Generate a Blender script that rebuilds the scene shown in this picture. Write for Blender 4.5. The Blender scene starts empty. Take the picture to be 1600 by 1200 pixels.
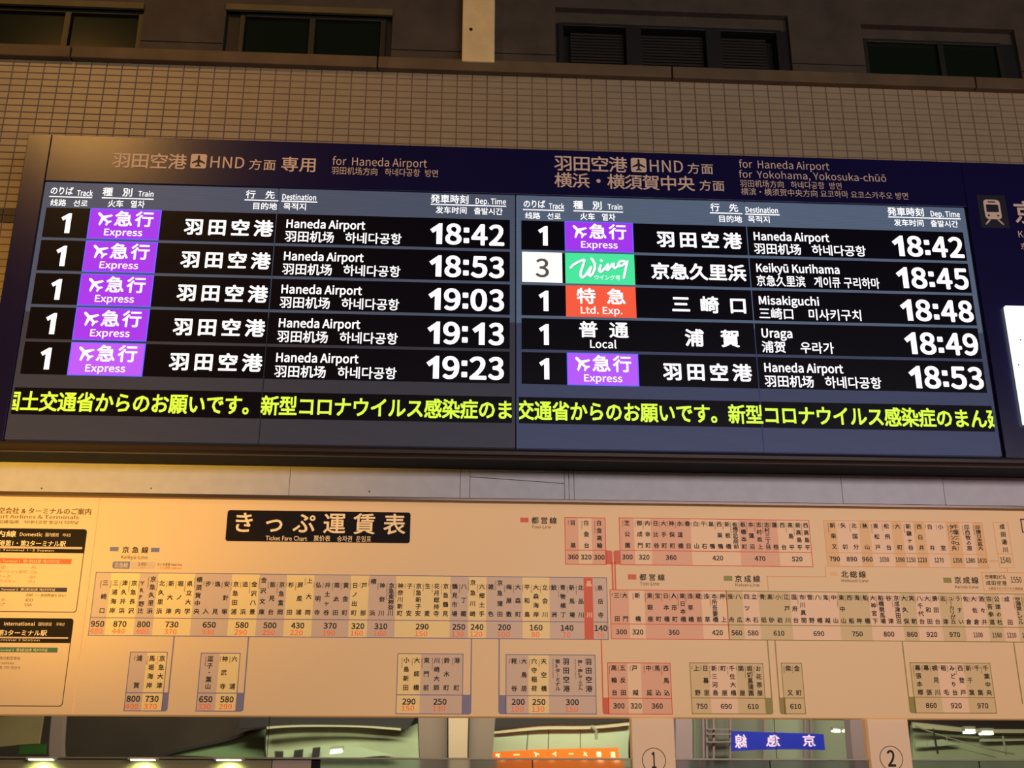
import bpy, bmesh, math, random, os
from mathutils import Vector, Matrix
random.seed(7)
S = bpy.context.scene
COL = S.collection

# ------------------------------------------------------------------ camera
FPX, PITCH, YAW, ROLL = 1791.83, 0.3522159, 0.0556537, 0.00049
CAMP = Vector((0.0, -6.2, 1.6))
Fv = Vector((math.sin(YAW)*math.cos(PITCH), math.cos(YAW)*math.cos(PITCH), math.sin(PITCH)))
R0 = Vector((math.cos(YAW), -math.sin(YAW), 0)); U0 = R0.cross(Fv)
Rv = math.cos(ROLL)*R0 + math.sin(ROLL)*U0
Uv = -math.sin(ROLL)*R0 + math.cos(ROLL)*U0
cd = bpy.data.cameras.new('camera'); cam = bpy.data.objects.new('camera', cd); COL.objects.link(cam)
cd.sensor_width = 36; cd.lens = 36*FPX/1600; cd.clip_end = 200
M = Matrix((Rv, Uv, -Fv)).transposed().to_4x4(); M.translation = CAMP
cam.matrix_world = M
S.camera = cam

def at(px, py, Y=0.0):
    d = Fv*FPX + Rv*(px-800) + Uv*(600-py)
    t = (Y-CAMP.y)/d.y
    p = CAMP + d*t
    return p.x, p.z

# ------------------------------------------------------------------ world, lights, exposure
S.view_settings.view_transform = 'Standard'; S.view_settings.look = 'None'
S.view_settings.exposure = 0.0; S.view_settings.gamma = 1.0; S.view_settings.use_curve_mapping = False
W = bpy.data.worlds.new('night'); S.world = W; W.use_nodes = True
bg = W.node_tree.nodes['Background']; bg.inputs[0].default_value = (0.55, 0.42, 0.34, 1); bg.inputs[1].default_value = 0.035

def lamp(name, kind, loc, target, energy, color, **kw):
    d = bpy.data.lights.new(name, kind); d.energy = energy; d.color = color
    for k, v in kw.items(): setattr(d, k, v)
    o = bpy.data.objects.new(name, d); COL.objects.link(o); o.location = loc
    if target is not None:
        o.rotation_euler = (Vector(target)-Vector(loc)).to_track_quat('-Z', 'Y').to_euler()
    return o
# high sodium lamp on the left of the square: its sheen shows on the cabinet's top left corner
lamp('street_lamp_light', 'SPOT', (-4.45, -6.1, 9.5), (-2.2, 0, 4.9), 620, (1.0, 0.50, 0.12), shadow_soft_size=0.10, spot_size=0.9, spot_blend=0.9)
# orange floodlight under the canopy, left
lamp('flood_light', 'SPOT', (-2.75, -2.4, 2.78), (-1.95, 0, 3.5), 205, (1.0, 0.52, 0.05), shadow_soft_size=0.12, spot_size=1.3, spot_blend=1.0)
# canopy lighting in front of the facade
lamp('canopy_light', 'AREA', (3.0, -7.5, 4.2), (1.4, 0, 4.0), 215, (1.0, 0.88, 0.90), shape='RECTANGLE', size=7.0, size_y=1.2)
#lamp('concourse_light', 'AREA', (0.5, -6.0, 5.6), (0.5, 0, 5.0), 55, (1.0, 0.66, 0.40), shape='RECTANGLE', size=6.0, size_y=0.8)
lamp('neon_light', 'POINT', (5.4, -1.6, 3.3), None, 22, (1.0, 0.18, 0.38), shadow_soft_size=0.25)
# added fill, aimed at the far side that the polished band reflects
lamp('square_fill', 'AREA', (1.0, -4.2, 5.4), (1.0, -9.0, 2.0), 520, (0.86, 1.0, 0.70), shape='RECTANGLE', size=9.0, size_y=0.8)

# ------------------------------------------------------------------ helpers
def ob(name, me, mat=None, parent=None, label=None, cat=None, group=None, kind=None):
    o = bpy.data.objects.new(name, me); COL.objects.link(o)
    if mat is not None and me is not None and not me.materials: me.materials.append(mat)
    if parent is not None: o.parent = parent
    for k, v in (('label', label), ('category', cat), ('group', group), ('kind', kind)):
        if v: o[k] = v
    return o
def empty(name, loc=(0, 0, 0), **kw):
    o = ob(name, None, **kw); o.location = loc; o.empty_display_size = .1
    return o

class MB:
    def __init__(s): s.v = []; s.f = []
    def box(s, x0, x1, y0, y1, z0, z1):
        n = len(s.v)
        s.v += [(x0,y0,z0),(x1,y0,z0),(x1,y1,z0),(x0,y1,z0),(x0,y0,z1),(x1,y0,z1),(x1,y1,z1),(x0,y1,z1)]
        s.f += [tuple(n+i for i in q) for q in ((0,3,2,1),(4,5,6,7),(0,1,5,4),(1,2,6,5),(2,3,7,6),(3,0,4,7))]
        return s
    def poly(s, pts, y):                       # flat polygon facing -Y, pts (x,z)
        n = len(s.v); s.v += [(x, y, z) for x, z in pts]; s.f.append(tuple(range(n, n+len(pts)))); return s
    def slab(s, pts, y0, y1):                  # polygon given depth
        n = len(s.v); k = len(pts)
        s.v += [(x, y0, z) for x, z in pts] + [(x, y1, z) for x, z in pts]
        s.f.append(tuple(range(n, n+k))); s.f.append(tuple(range(n+2*k-1, n+k-1, -1)))
        for i in range(k):
            j = (i+1) % k; s.f.append((n+i, n+k+i, n+k+j, n+j))
        return s
    def rect(s, x0, x1, z0, z1, y): return s.poly([(x0,z0),(x1,z0),(x1,z1),(x0,z1)], y)
    def stroke(s, pts, w, y):
        for (a, b), (c, d) in zip(pts, pts[1:]):
            L = math.hypot(c-a, d-b) or 1; nx, nz = -(d-b)/L*w/2, (c-a)/L*w/2
            s.poly([(a-nx,b-nz),(c-nx,d-nz),(c+nx,d+nz),(a+nx,b+nz)], y)
        for a, b in pts: s.disc(a, b, w/2, y, 8)
        return s
    def disc(s, x, z, r, y, n=20):
        return s.poly([(x+r*math.cos(2*math.pi*i/n), z+r*math.sin(2*math.pi*i/n)) for i in range(n)], y)
    def ring(s, x, z, r0, r1, y, n=40):
        for i in range(n):
            a, b = 2*math.pi*i/n, 2*math.pi*(i+1)/n
            s.poly([(x+r0*math.cos(a), z+r0*math.sin(a)), (x+r1*math.cos(a), z+r1*math.sin(a)), (x+r1*math.cos(b), z+r1*math.sin(b)), (x+r0*math.cos(b), z+r0*math.sin(b))], y)
        return s
    def cyl(s, p, q, r, n=12):
        p, q = Vector(p), Vector(q); d = (q-p).normalized(); a = d.orthogonal().normalized(); b = d.cross(a); k = len(s.v)
        for c in (p, q):
            s.v += [tuple(c+a*r*math.cos(2*math.pi*i/n)+b*r*math.sin(2*math.pi*i/n)) for i in range(n)]
        s.f += [(k+i, k+(i+1) % n, k+n+(i+1) % n, k+n+i) for i in range(n)]
        s.f += [tuple(range(k+n-1, k-1, -1)), tuple(range(k+n, k+2*n))]
        return s
    def mesh(s, name='m'):
        me = bpy.data.meshes.new(name); me.from_pydata(s.v, [], s.f); me.update(); return me
    def build(s, name, mat, parent=None, bevel=0, **kw):
        me = s.mesh(name)
        o = ob(name, me, mat, parent, **kw)
        if bevel:
            m = o.modifiers.new('bevel', 'BEVEL'); m.width = bevel; m.segments = 2; m.limit_method = 'ANGLE'
        return o

def rrect(x0, x1, z0, z1, r, corners='abcd', n=6):
    """rounded rectangle outline; corners: a=bottom left b=bottom right c=top right d=top left"""
    P = []
    for c, cx, cz, a0 in (('a', x0, z0, 180), ('b', x1, z0, 270), ('c', x1, z1, 0), ('d', x0, z1, 90)):
        if c in corners:
            ox = cx+(r if cx == x0 else -r); oz = cz+(r if cz == z0 else -r)
            for i in range(n+1):
                t = math.radians(a0+90*i/n); P.append((ox+r*math.cos(t), oz+r*math.sin(t)))
        else: P.append((cx, cz))
    return P

# ------------------------------------------------------------------ materials
def mat(name, col, rough=.6, metal=0., em=None, es=0., noise=0., nscale=6., bump=0., bscale=60., spec=None, coat=0.):
    m = bpy.data.materials.new(name); m.use_nodes = True; nt = m.node_tree; b = nt.nodes['Principled BSDF']
    b.inputs['Base Color'].default_value = (*col, 1); b.inputs['Roughness'].default_value = rough; b.inputs['Metallic'].default_value = metal
    if spec is not None: b.inputs['Specular IOR Level'].default_value = spec
    if coat: b.inputs['Coat Weight'].default_value = coat; b.inputs['Coat Roughness'].default_value = .12
    if em: b.inputs['Emission Color'].default_value = (*em, 1); b.inputs['Emission Strength'].default_value = es
    if noise or bump:
        tc = nt.nodes.new('ShaderNodeTexCoord')
    if noise:
        n = nt.nodes.new('ShaderNodeTexNoise'); n.inputs['Scale'].default_value = nscale; n.inputs['Detail'].default_value = 6
        nt.links.new(tc.outputs['Object'], n.inputs['Vector'])
        r = nt.nodes.new('ShaderNodeMapRange'); r.inputs['From Min'].default_value = .3; r.inputs['From Max'].default_value = .7
        r.inputs['To Min'].default_value = 1-noise; r.inputs['To Max'].default_value = 1+noise
        nt.links.new(n.outputs['Fac'], r.inputs['Value'])
        mx = nt.nodes.new('ShaderNodeVectorMath'); mx.operation = 'SCALE'; mx.inputs[0].default_value = col
        nt.links.new(r.outputs['Result'], mx.inputs['Scale']); nt.links.new(mx.outputs[0], b.inputs['Base Color'])
    if bump:
        n = nt.nodes.new('ShaderNodeTexNoise'); n.inputs['Scale'].default_value = bscale; n.inputs['Detail'].default_value = 3
        nt.links.new(tc.outputs['Object'], n.inputs['Vector'])
        bp = nt.nodes.new('ShaderNodeBump'); bp.inputs['Strength'].default_value = bump; bp.inputs['Distance'].default_value = .01
        nt.links.new(n.outputs['Fac'], bp.inputs['Height']); nt.links.new(bp.outputs[0], b.inputs['Normal'])
    return m
def emis(name, col, s=1.): return mat(name, tuple(c*.3 for c in col), .5, em=col, es=s)
GLOW = 0.37
def paper(name, col):     # chart inks and plates, with a warm glow added to lift their brightness
    return mat(name, col, .45, em=(col[0]*1.0, col[1]*.59, col[2]*.26), es=GLOW)

concrete = mat('concrete', (.072, .052, .032), .85, noise=.22, nscale=5, bump=.4, bscale=40)
post_m = mat('cream_paint', (.88, .64, .28), .6, noise=.08, nscale=9, bump=.3, bscale=30)
ledge_m = mat('ledge_stone', (.13, .082, .036), .7, noise=.25, nscale=4)
grout = mat('grout', (.17, .105, .075), .9)
frame_m = mat('window_frame', (.016, .014, .007), .5)
frame_b = mat('black_frame', (.006, .005, .003), .6)
head_m = mat('olive_head', (.12, .09, .03), .7, noise=.2)
glass_m = mat('dark_glass', (.006, .012, .006), .12, spec=.5)
blind_m = mat('louvre_slat', (.018, .014, .009), .7)
panel_m = mat('white_panel', (.74, .72, .73), .38, noise=.05, nscale=14, spec=.4)
crease_m = mat('panel_joint', (.10, .085, .075), .8)
steel = mat('steel_strip', (.42, .36, .30), .28, metal=1.)
brownsteel = mat('brown_channel', (.085, .06, .045), .5, metal=.2)
navy = mat('navy_cabinet', (.008, .006, .055), .24, spec=.45, bump=.05, bscale=400)
rail_m = mat('cabinet_rail', (.030, .018, .015), .4, metal=.3)
blackm = mat('black_gap', (.004, .004, .005), .8)
cream = mat('cream_lettering', (.88, .64, .46), .6)
darkicon = mat('icon_ground', (.008, .006, .02), .5)
ledblack = mat('led_black', (.004, .003, .009), .35, spec=.12)
white = emis('led_white', (1., 1., 1.), 1.15)
purple = emis('led_purple', (.33, .026, .80), .95)
purple2 = emis('led_light_purple', (.43, .085, .90), .95)
blue = emis('led_blue_edge', (.10, .12, 1.), 1.)
green = emis('led_mint', (.05, .72, .31), 1.)
shade = emis('led_mint_shade', (.03, .35, .2), .9)
redm = emis('led_vermilion', (.82, .085, .035), 1.)
warmw = emis('led_warm_white', (1., .97, .82), 1.1)
grey3 = emis('led_grey', (.10, .085, .085), .7)
yellow = emis('led_yellow', (.62, .92, .045), 1.1)
litm = emis('lit_acrylic', (.93, 1., .97), 1.25)
lamp_m = emis('lamp_lens', (.92, 1., .72), 4.)
# LED face in its idle grey-blue, with fine horizontal rows of diodes
def ledface(name, c, s):
    m = mat(name, (.03, .03, .035), .4, em=c, es=s, spec=.2); nt = m.node_tree; b = nt.nodes['Principled BSDF']
    tc = nt.nodes.new('ShaderNodeTexCoord'); w = nt.nodes.new('ShaderNodeTexWave'); w.bands_direction = 'Z'; w.inputs['Scale'].default_value = 32
    w.inputs['Distortion'].default_value = 0
    nt.links.new(tc.outputs['Object'], w.inputs['Vector'])
    r = nt.nodes.new('ShaderNodeMapRange'); r.inputs['To Min'].default_value = s*.8; r.inputs['To Max'].default_value = s*1.15
    nt.links.new(w.outputs['Fac'], r.inputs['Value']); nt.links.new(r.outputs['Result'], b.inputs['Emission Strength'])
    return m
face_top = ledface('led_face_upper', (.075, .105, .165), 1.)
face_topL = ledface('led_face_upper_left', (.055, .070, .110), 1.)
face_botL = ledface('led_face_lower_left', (.022, .022, .032), 1.)
face_botR = ledface('led_face_lower_right', (.030, .040, .088), 1.)
# tiles: each one its own tint
tile_m = mat('glazed_tile', (.40, .30, .19), .42, spec=.4); nt = tile_m.node_tree
oi = nt.nodes.new('ShaderNodeObjectInfo'); ge = nt.nodes.new('ShaderNodeNewGeometry')
sn = nt.nodes.new('ShaderNodeTexNoise'); sn.inputs['Scale'].default_value = 7.; nt.links.new(ge.outputs['Position'], sn.inputs['Vector'])
ad = nt.nodes.new('ShaderNodeMath'); ad.operation = 'ADD'; nt.links.new(oi.outputs['Random'], ad.inputs[0]); nt.links.new(sn.outputs['Fac'], ad.inputs[1])
mr = nt.nodes.new('ShaderNodeMapRange'); mr.inputs['From Max'].default_value = 1.7; mr.inputs['To Min'].default_value = .82; mr.inputs['To Max'].default_value = 1.12
nt.links.new(ad.outputs[0], mr.inputs['Value'])
vm = nt.nodes.new('ShaderNodeVectorMath'); vm.operation = 'SCALE'; vm.inputs[0].default_value = (.40, .30, .175)
nt.links.new(mr.outputs[0], vm.inputs['Scale']); nt.links.new(vm.outputs[0], nt.nodes['Principled BSDF'].inputs['Base Color'])
tile_dark = mat('dark_tile', (.05, .04, .03), .5)
# fare chart inks
p_paper = paper('chart_paper', (.78, .60, .37))
p_light = paper('ink_pale_yellow', (.86, .70, .34))
p_lav = paper('ink_lavender', (.62, .49, .40))
p_rose = paper('ink_rose', (.74, .43, .29))
p_rosel = paper('ink_pale_rose', (.83, .62, .41))
p_green = paper('ink_sage', (.65, .52, .28))
p_greenl = paper('ink_pale_pink', (.83, .61, .43))
p_sand = paper('ink_sand', (.76, .50, .24))
l_blue = paper('line_blue', (.20, .20, .34))
l_red = paper('line_red', (.62, .12, .06))
l_green = paper('line_olive', (.27, .25, .06))
l_sand = paper('line_sand', (.66, .40, .18))
t_black = mat('ink_black', (.018, .013, .012), .6)
t_grey = mat('ink_brown', (.16, .09, .05), .6)
t_orange = paper('ink_orange', (.86, .20, .06))
t_redbar = paper('station_red', (.66, .10, .03))
sw_blue = paper('swatch_blue', (.14, .18, .38))
sw_green = mat('bar_green', (.10, .28, .16), .6)
sw_black = mat('plate_black', (.008, .005, .007), .55, spec=.2)
t_cream = paper('lettering_on_black', (.92, .76, .50))

# ------------------------------------------------------------------ lettering
FONT = None
try:
    fp = os.path.join(bpy.utils.system_resource('DATAFILES'), 'fonts', 'Noto Sans CJK Regular.woff2')
    FONT = bpy.data.fonts.load(fp)          # the font that ships inside Blender itself
except Exception:
    FONT = None
GC = {}
def glyphs(s, bold=0., res=2):
    if bold:                                   # heavier weight: the outline repeated on a small circle
        kb = (s, bold, res)
        if kb not in GC:
            V, F = glyphs(s, 0., res); n = 8 if res > 2 else 4; VV, FF = [], []
            for i in range(n):
                a = 2*math.pi*(i+.5)/n; dx, dz = bold*math.cos(a), bold*math.sin(a); o = len(VV)
                VV += [(x+dx, z+dz) for x, z in V]; FF += [tuple(o+j for j in f) for f in F]
            GC[kb] = (VV, FF)
        return GC[kb]
    k = (s, bold, res)
    if k not in GC:
        c = bpy.data.curves.new('t', 'FONT'); c.body = s; c.size = 1.; c.resolution_u = res; c.fill_mode = 'BOTH'; c.dimensions = '2D'; c.offset = bold
        sc = 1.
        if FONT and res > 1 and all(ord(ch) < 0x250 for ch in s): c.font = FONT; sc = 2.857      # bring it to the same em as the built-in face
        o = bpy.data.objects.new('t', c); me = bpy.data.meshes.new_from_object(o)
        V = [(v.co.x*sc, v.co.y*sc) for v in me.vertices]; F = [tuple(p.vertices) for p in me.polygons]
        bpy.data.objects.remove(o); bpy.data.curves.remove(c); bpy.data.meshes.remove(me)
        GC[k] = (V, F)
    return GC[k]
def put(mb, s, fx, fz, y, bold=0., res=2):
    V, F = glyphs(s, bold, res); n = len(mb.v); q = len(V)/((8 if res > 2 else 4) if bold else 1) or 1
    mb.v += [(fx(a, b), y-3e-5*int(i/q), fz(a, b)) for i, (a, b) in enumerate(V)]; mb.f += [tuple(n+i for i in f) for f in F]
def t_fit(mb, s, x0, x1, z0, z1, y, bold=0., res=2):
    """stretch one string to a box (its own ink bounds)"""
    V, _ = glyphs(s, bold, res)
    if not V: return
    a0, a1 = min(v[0] for v in V), max(v[0] for v in V); b0, b1 = min(v[1] for v in V), max(v[1] for v in V)
    put(mb, s, lambda a, b: x0+(a-a0)/(a1-a0)*(x1-x0), lambda a, b: z0+(b-b0)/(b1-b0)*(z1-z0), y, bold, res)
def t_cell(mb, ch, cx, cz, w, h, y, bold=0., res=2):
    """one full-width character in its em box"""
    put(mb, ch, lambda a, b: cx+(a-.5)*w, lambda a, b: cz+(b-.38)*h, y, bold, res)
def t_row(mb, s, x0, x1, z0, z1, y, bold=0., res=2, fill=.93):
    """full-width characters spread evenly over a box; spaces keep their place"""
    h = (z1-z0)/fill; w = h*1.02
    k = len(s)
    if k == 1: return t_cell(mb, s, (x0+x1)/2, (z0+z1)/2, w, h, y, bold, res)
    w = min(w, (x1-x0)/k*1.06)
    g = (x1-x0-w*fill)/(k-1)
    for i, ch in enumerate(s):
        if ch not in ' \u3000': t_cell(mb, ch, x0+w*fill/2+g*i, (z0+z1)/2, w, h, y, bold, res)
def box_px(b, Y):
    x0, y0, x1, y1 = b; ym = (y0+y1)/2; xm = (x0+x1)/2
    return at(x0, ym, Y)[0], at(x1, ym, Y)[0], at(xm, y1, Y)[1], at(xm, y0, Y)[1]
def T(name, s, b, Y, m, parent, bold=0., fit=True, res=2, **kw):
    mb = MB(); X = box_px(b, Y)
    (t_fit if fit else t_row)(mb, s, *X, Y, bold, res)
    return mb.build(name, m, parent, **kw)
def merge(me_list): pass

# ================================================================== SETTING
YW = 0.0                                   # tile wall face
zled = 5.986                               # underside of the ledge
# tile wall
TP, TH = .0955, .04775
wall = MB().box(-4.6, 6.5, YW+.006, YW+.2, 2.3, zled+.02).build('wall_back', grout, kind='structure')
x_ref = at(312.3, 101)[0]
cells = []
for r in range(60):
    z1 = zled-.002-r*TH
    if z1 < 3.9: break
    for c in range(-40, 88):
        x0 = x_ref+c*TP
        if x0 < -4.4 or x0 > 6.3: continue
        zc, xc = z1-TH/2, x0+TP/2
        if zc < 5.2 and not xc < -2.44: continue           # hidden behind the cabinet
        d = math.sqrt(xc*xc+6.2**2+(zc-1.6)**2)
        v = Vector((xc, 6.2, zc-1.6)); dep = v.dot(Fv); px = 800+FPX*v.dot(Rv)/dep; py = 600-FPX*v.dot(Uv)/dep
        vis = -14 < px < 1614
        cells.append((0 if vis else 1, dep, r, x0, z1))
cells.sort()
J = .0035
tme = {}
def tile_mesh(dk):
    if dk not in tme:
        b = MB(); w, h, e = TP-J, TH-J, .0025
        b.v = [(0,0,0),(w,0,0),(w,0,h),(0,0,h),(e,-.005,e),(w-e,-.005,e),(w-e,-.005,h-e),(e,-.005,h-e)]
        b.f = [(4,5,6,7),(0,1,5,4),(1,2,6,5),(2,3,7,6),(3,0,4,7)]
        tme[dk] = b.mesh('tile'); tme[dk].materials.append(tile_dark if dk else tile_m)
    return tme[dk]
rest = MB()
zdark = at(20, 334)[1]
for k, (_, dep, r, x0, z1) in enumerate(cells):
    dk = abs(z1-TH/2-zdark) < TH*1.0
    if k < 300 or (dk and _ == 0):
        o = ob('tile', tile_mesh(dk), None, wall); o.location = (x0+J/2, YW+.006+random.uniform(-.0006, .0006), z1-TH+J/2)
    else:
        w, h, e, n = TP-J, TH-J, .0025, len(rest.v); X, Y, Z = x0+J/2, YW+.006, z1-TH+J/2
        rest.v += [(X,Y,Z),(X+w,Y,Z),(X+w,Y,Z+h),(X,Y,Z+h),(X+e,Y-.005,Z+e),(X+w-e,Y-.005,Z+e),(X+w-e,Y-.005,Z+h-e),(X+e,Y-.005,Z+h-e)]
        rest.f += [tuple(n+i for i in q) for q in ((4,5,6,7),(0,1,5,4),(1,2,6,5),(2,3,7,6),(3,0,4,7))]
rest.build('tile_field', tile_m, wall, kind='stuff')

# ledge of stone pieces over the tiles
trim = empty('trim_1', (0, 0, 0), kind='structure')
zl1 = 6.068
xs = [-4.6] + [at(x, y, -.04)[0] for x, y in ((110, 85), (590, 95), (1050, 112), (1525, 133))] + [6.5]
for a, b in zip(xs, xs[1:]):
    MB().box(a+.004, b-.004, -.045, .12, zled-.004, zl1).build('ledge_piece', ledge_m, trim, bevel=.006)
# upper concrete wall with four window openings
up = empty('wall_upper', (0, 0, 0), kind='structure')
YU = .02
wx = [(-4.2, at(222, 40, YU)[0]), (at(350, 50, YU)[0], at(612, 60, YU)[0]), (at(868, 60, YU)[0], at(1236, 80, YU)[0]), (at(1350, 80, YU)[0], at(1594, 100, YU)[0])]
zt = [6.40, 6.42, 6.545, 6.50]
edges = [-4.6]+[v for w in wx for v in w]+[6.5]
zj = at(290, 66, YU)[1]
for i in range(0, 10, 2):
    a, b = edges[i], edges[i+1]
    MB().box(a, b, YU, .5, zj+.004, 7.6).build('pier', concrete, up)
    MB().box(a, b, YU, .5, zl1-.01, zj-.004).build('pier_base', concrete, up)
for (a, b), z in zip(wx, zt):
    MB().box(a, b, YU, .5, z, 7.6).build('lintel', concrete, up)
MB().box(-4.6, 6.5, .5, .55, 5.9, 7.6).build('back_lining', blackm, up)
def window(n, a, b, z0, z1, mull, kind, jl=0, jr=0):
    w = empty(f'window_{n}', (0, 0, 0), kind='structure')
    if jl: MB().box(a, a+jl, .05, .12, z0, z1).build('jamb', frame_b, w); a += jl
    if jr: MB().box(b-jr, b, .05, .12, z0, z1).build('jamb', frame_b, w); b -= jr
    f = .035
    fr = MB().box(a, a+f, .035, .12, z0, z1).box(b-f, b, .035, .12, z0, z1).box(a+f, b-f, .035, .12, z1-f*.7, z1).box(a+f, b-f, .035, .12, z0, z0+f*.5)
    fr.build('window_frame', frame_m if kind == 'glass' else frame_b, w, bevel=.004)
    e = [a+f]+list(mull)+[b-f]
    for m_ in mull: mh = .018 if kind == 'glass' else .05; MB().box(m_-mh, m_+mh, .03, .12, z0+f*.5, z1-f*.7).build('mullion', frame_m if kind == 'glass' else frame_b, w)
    for p, q in zip(e, e[1:]):
        if kind == 'glass':
            MB().box(p+.018*(p != e[0]), q-.018*(q != e[-1]), .06, .07, z0+f*.5, z1-f*.7).build('pane', glass_m, w)
        else:
            MB().box(p, q, .14, .15, z0, z1-.03).build('pane', frame_b, w)
            z = z0+.03
            while z < z1-.04:
                s = MB(); s.slab([(p+.05, z), (q-.06, z), (q-.06, z+.014), (p+.05, z+.014)], .085, .11)
                s.build('slat', blind_m, w); z += .0235
window(1, *wx[0], zl1, 6.40, [at(115, 45, .15)[0]], 'glass')
window(2, *wx[1], zl1, 6.42, [at(491, 60, .15)[0]], 'glass', .09, .04)
MB().box(wx[0][0], wx[0][1], .0, .12, 6.40, 6.445).build('window_head', head_m, up)
MB().box(wx[1][0], wx[1][1], .0, .12, 6.42, 6.465).build('window_head', head_m, up)
window(3, *wx[2], zl1, 6.44, [at(985, 60, .15)[0], at(1108, 70, .15)[0]], 'blind', .02, .05)
MB().box(wx[2][0], wx[2][1], .07, .2, 6.44, 6.545).build('window_head', concrete, up)
window(4, *wx[3], zl1, 6.40, [at(1458, 90, .15)[0]], 'glass', 0, .1)
MB().box(wx[3][0], wx[3][1], .07, .2, 6.40, 6.50).build('window_head', concrete, up)
# cream post between the windows
px0, px1 = at(722, 60, -.06)[0], at(773, 60, -.06)[0]
zpb = at(748, 96, -.06)[1]
post = MB().box(px0, px1, -.06, YU-.001, zpb, 7.4).build('wall_post', post_m, bevel=.008, label='cream painted post rising from the ledge between the second and third window', cat='post')
hx, hz_ = at(736, 46, -.06)
MB().cyl((hx, -.063, hz_), (hx, -.052, hz_), .011).build('bolt_hole', blackm, post)

# white fascia panels between the cabinet and the fare chart
fas = empty('trim_2', (0, 0, 0), kind='structure')
YP = -.06
zp0, zp1 = 3.118, 3.352
seams = [-4.5] + [at(x, 760, YP)[0] for x in (452, 719, 734, 882, 889, 897, 1315, 1474)] + [6.4]
for a, b in zip(seams, seams[1:]):
    MB().box(a+.0012, b-.0012, YP, YP+.02, zp0, zp1).build('panel', panel_m, fas, bevel=.001)
MB().box(-4.5, 6.4, YP+.012, YP+.03, zp0, zp1).build('panel_backing', crease_m, fas)
c0, c1 = at(735, 745, YP), at(881, 755.5, YP)
MB().stroke([c0, c1], .004, YP-.0006).build('hairline_crack', crease_m, fas)
sp = MB()
for x, y in ((577, 768), (65, 763), (236, 763), (1478, 795), (810, 797), (782, 799)):
    X, Z = at(x, y, YP); sp.disc(X, Z, .005, YP-.0006, 8)
sp.build('screw_mark', crease_m, fas)
MB().box(-4.5, 6.4, YP-.02, YP+.03, zp1, zp1+.038).build('trim_3', brownsteel, kind='structure', bevel=.004)
MB().box(-4.5, 6.4, -.125, -.04, 3.1505-.0, 3.172).build('trim_4', mat('brown_steel', (.20, .14, .11), .3, metal=.8), kind='structure', bevel=.004)

# ================================================================== CABINET
YC = -.30
cab = empty('sign_cabinet', (0, YC, 3.3), label='wide navy sign cabinet with cream lettering holding both departure displays', cat='sign')
def cp(o):               # parts of the cabinet sit relative to its empty
    o.matrix_parent_inverse = cab.matrix_world.inverted() if False else Matrix.Translation(-cab.location); return o
SX0, SXm, SX1 = -2.346, .350, 3.031       # display columns
ZT, ZB = 4.950, 3.408                      # displays top and bottom
BX0, BX1, BZ1 = -2.486, 6.3, 5.262
xs_ = at(75, 250, YC)[0]
cp(MB().box(BX0, xs_-.001, YC, -.002, ZB-.02, BZ1).build('side_panel', navy, cab, bevel=.003))
cp(MB().box(xs_+.001, SX1+.02, YC, -.002, ZT+.006, BZ1).build('header_panel', navy, cab, bevel=.003))
cp(MB().box(SX1+.022, BX1, YC, -.002, ZB-.02, BZ1).build('end_panel', navy, cab, bevel=.003))
cp(MB().box(xs_+.001, SX1+.02, YC+.03, -.002, ZB-.02, ZT+.006).build('display_recess', blackm, cab))
rl = MB(); prof = [(YC-.004, 3.398), (YC-.012, 3.392), (YC-.018, 3.380), (YC-.018, 3.362), (YC-.012, 3.352), (YC, 3.346), (YC+.025, 3.346), (YC+.025, 3.398)]
n = len(prof)
rl.v = [(-3.0, y, z) for y, z in prof]+[(BX1, y, z) for y, z in prof]
rl.f = [(i, n+i, n+(i+1) % n, (i+1) % n) for i in range(n)]+[tuple(range(n)), tuple(range(2*n-1, n-1, -1))]
cp(rl.build('bottom_rail', rail_m, cab))
cp(MB().box(-3.0, BX1, YC+.026, -.062, 3.350, 3.376).build('underside', blackm, cab))
YT = YC-.0015
def CT(name, s, b, bold=.012, fit=False, **kw): return cp(T(name, s, b, YT, cream, cab, bold, fit, 3, **kw))
def plane_pts(cx, cz, r, ang):
    P = [(0,1.02),(.10,.97),(.17,.82),(.17,.28),(.98,-.24),(.98,-.48),(.17,-.16),(.13,-.62),(.42,-.82),(.42,-1.02),(0,-.90)]
    P = P+[(-x, z) for x, z in P[-2:0:-1]]
    c, s = math.cos(ang), math.sin(ang)
    return [(cx+r*(x*c-z*s), cz+r*(x*s+z*c)) for x, z in P]
def plane_icon(b):
    x0, x1, z0, z1 = box_px(b, YT); m = MB().poly(rrect(x0, x1, z0, z1, .012), YT)
    o = cp(m.build('airport_symbol', cream, cab))
    q = MB().poly(plane_pts((x0+x1)/2, (z0+z1)/2, (x1-x0)*.42, 0), YT-.001).build('airplane', darkicon, o)
    q.matrix_parent_inverse = Matrix.Translation(-cab.location)
    q.matrix_parent_inverse = Matrix.Identity(4)
CT('header_text', '羽田空港', (175.9, 239.4, 291.3, 263))
plane_icon((297.9, 240.7, 322.8, 263))
CT('header_text', 'HND', (328.9, 245, 381.9, 262.5), .004, True)
CT('header_text', '方面', (389.2, 249, 431, 265.6), .008)
CT('header_text', '専用', (439.4, 245.5, 495, 268.2))
CT('header_text', 'for  Haneda Airport', (519.4, 246, 667.2, 263.5), 0, True)
CT('header_text', '羽田机场方向   하네다공항  방면', (518, 262.5, 684.3, 274.5), 0, True)
CT('header_text', '羽田空港', (866.4, 244, 979.3, 268))
plane_icon((985.8, 247, 1010, 269))
CT('header_text', 'HND', (1015.2, 250.5, 1067.2, 269), .004, True)
CT('header_text', '方面', (1074.3, 255.4, 1114.2, 271.7), .008)
CT('header_text', '横浜・横須賀中央', (866.9, 272.4, 1084.8, 295.4))
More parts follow.
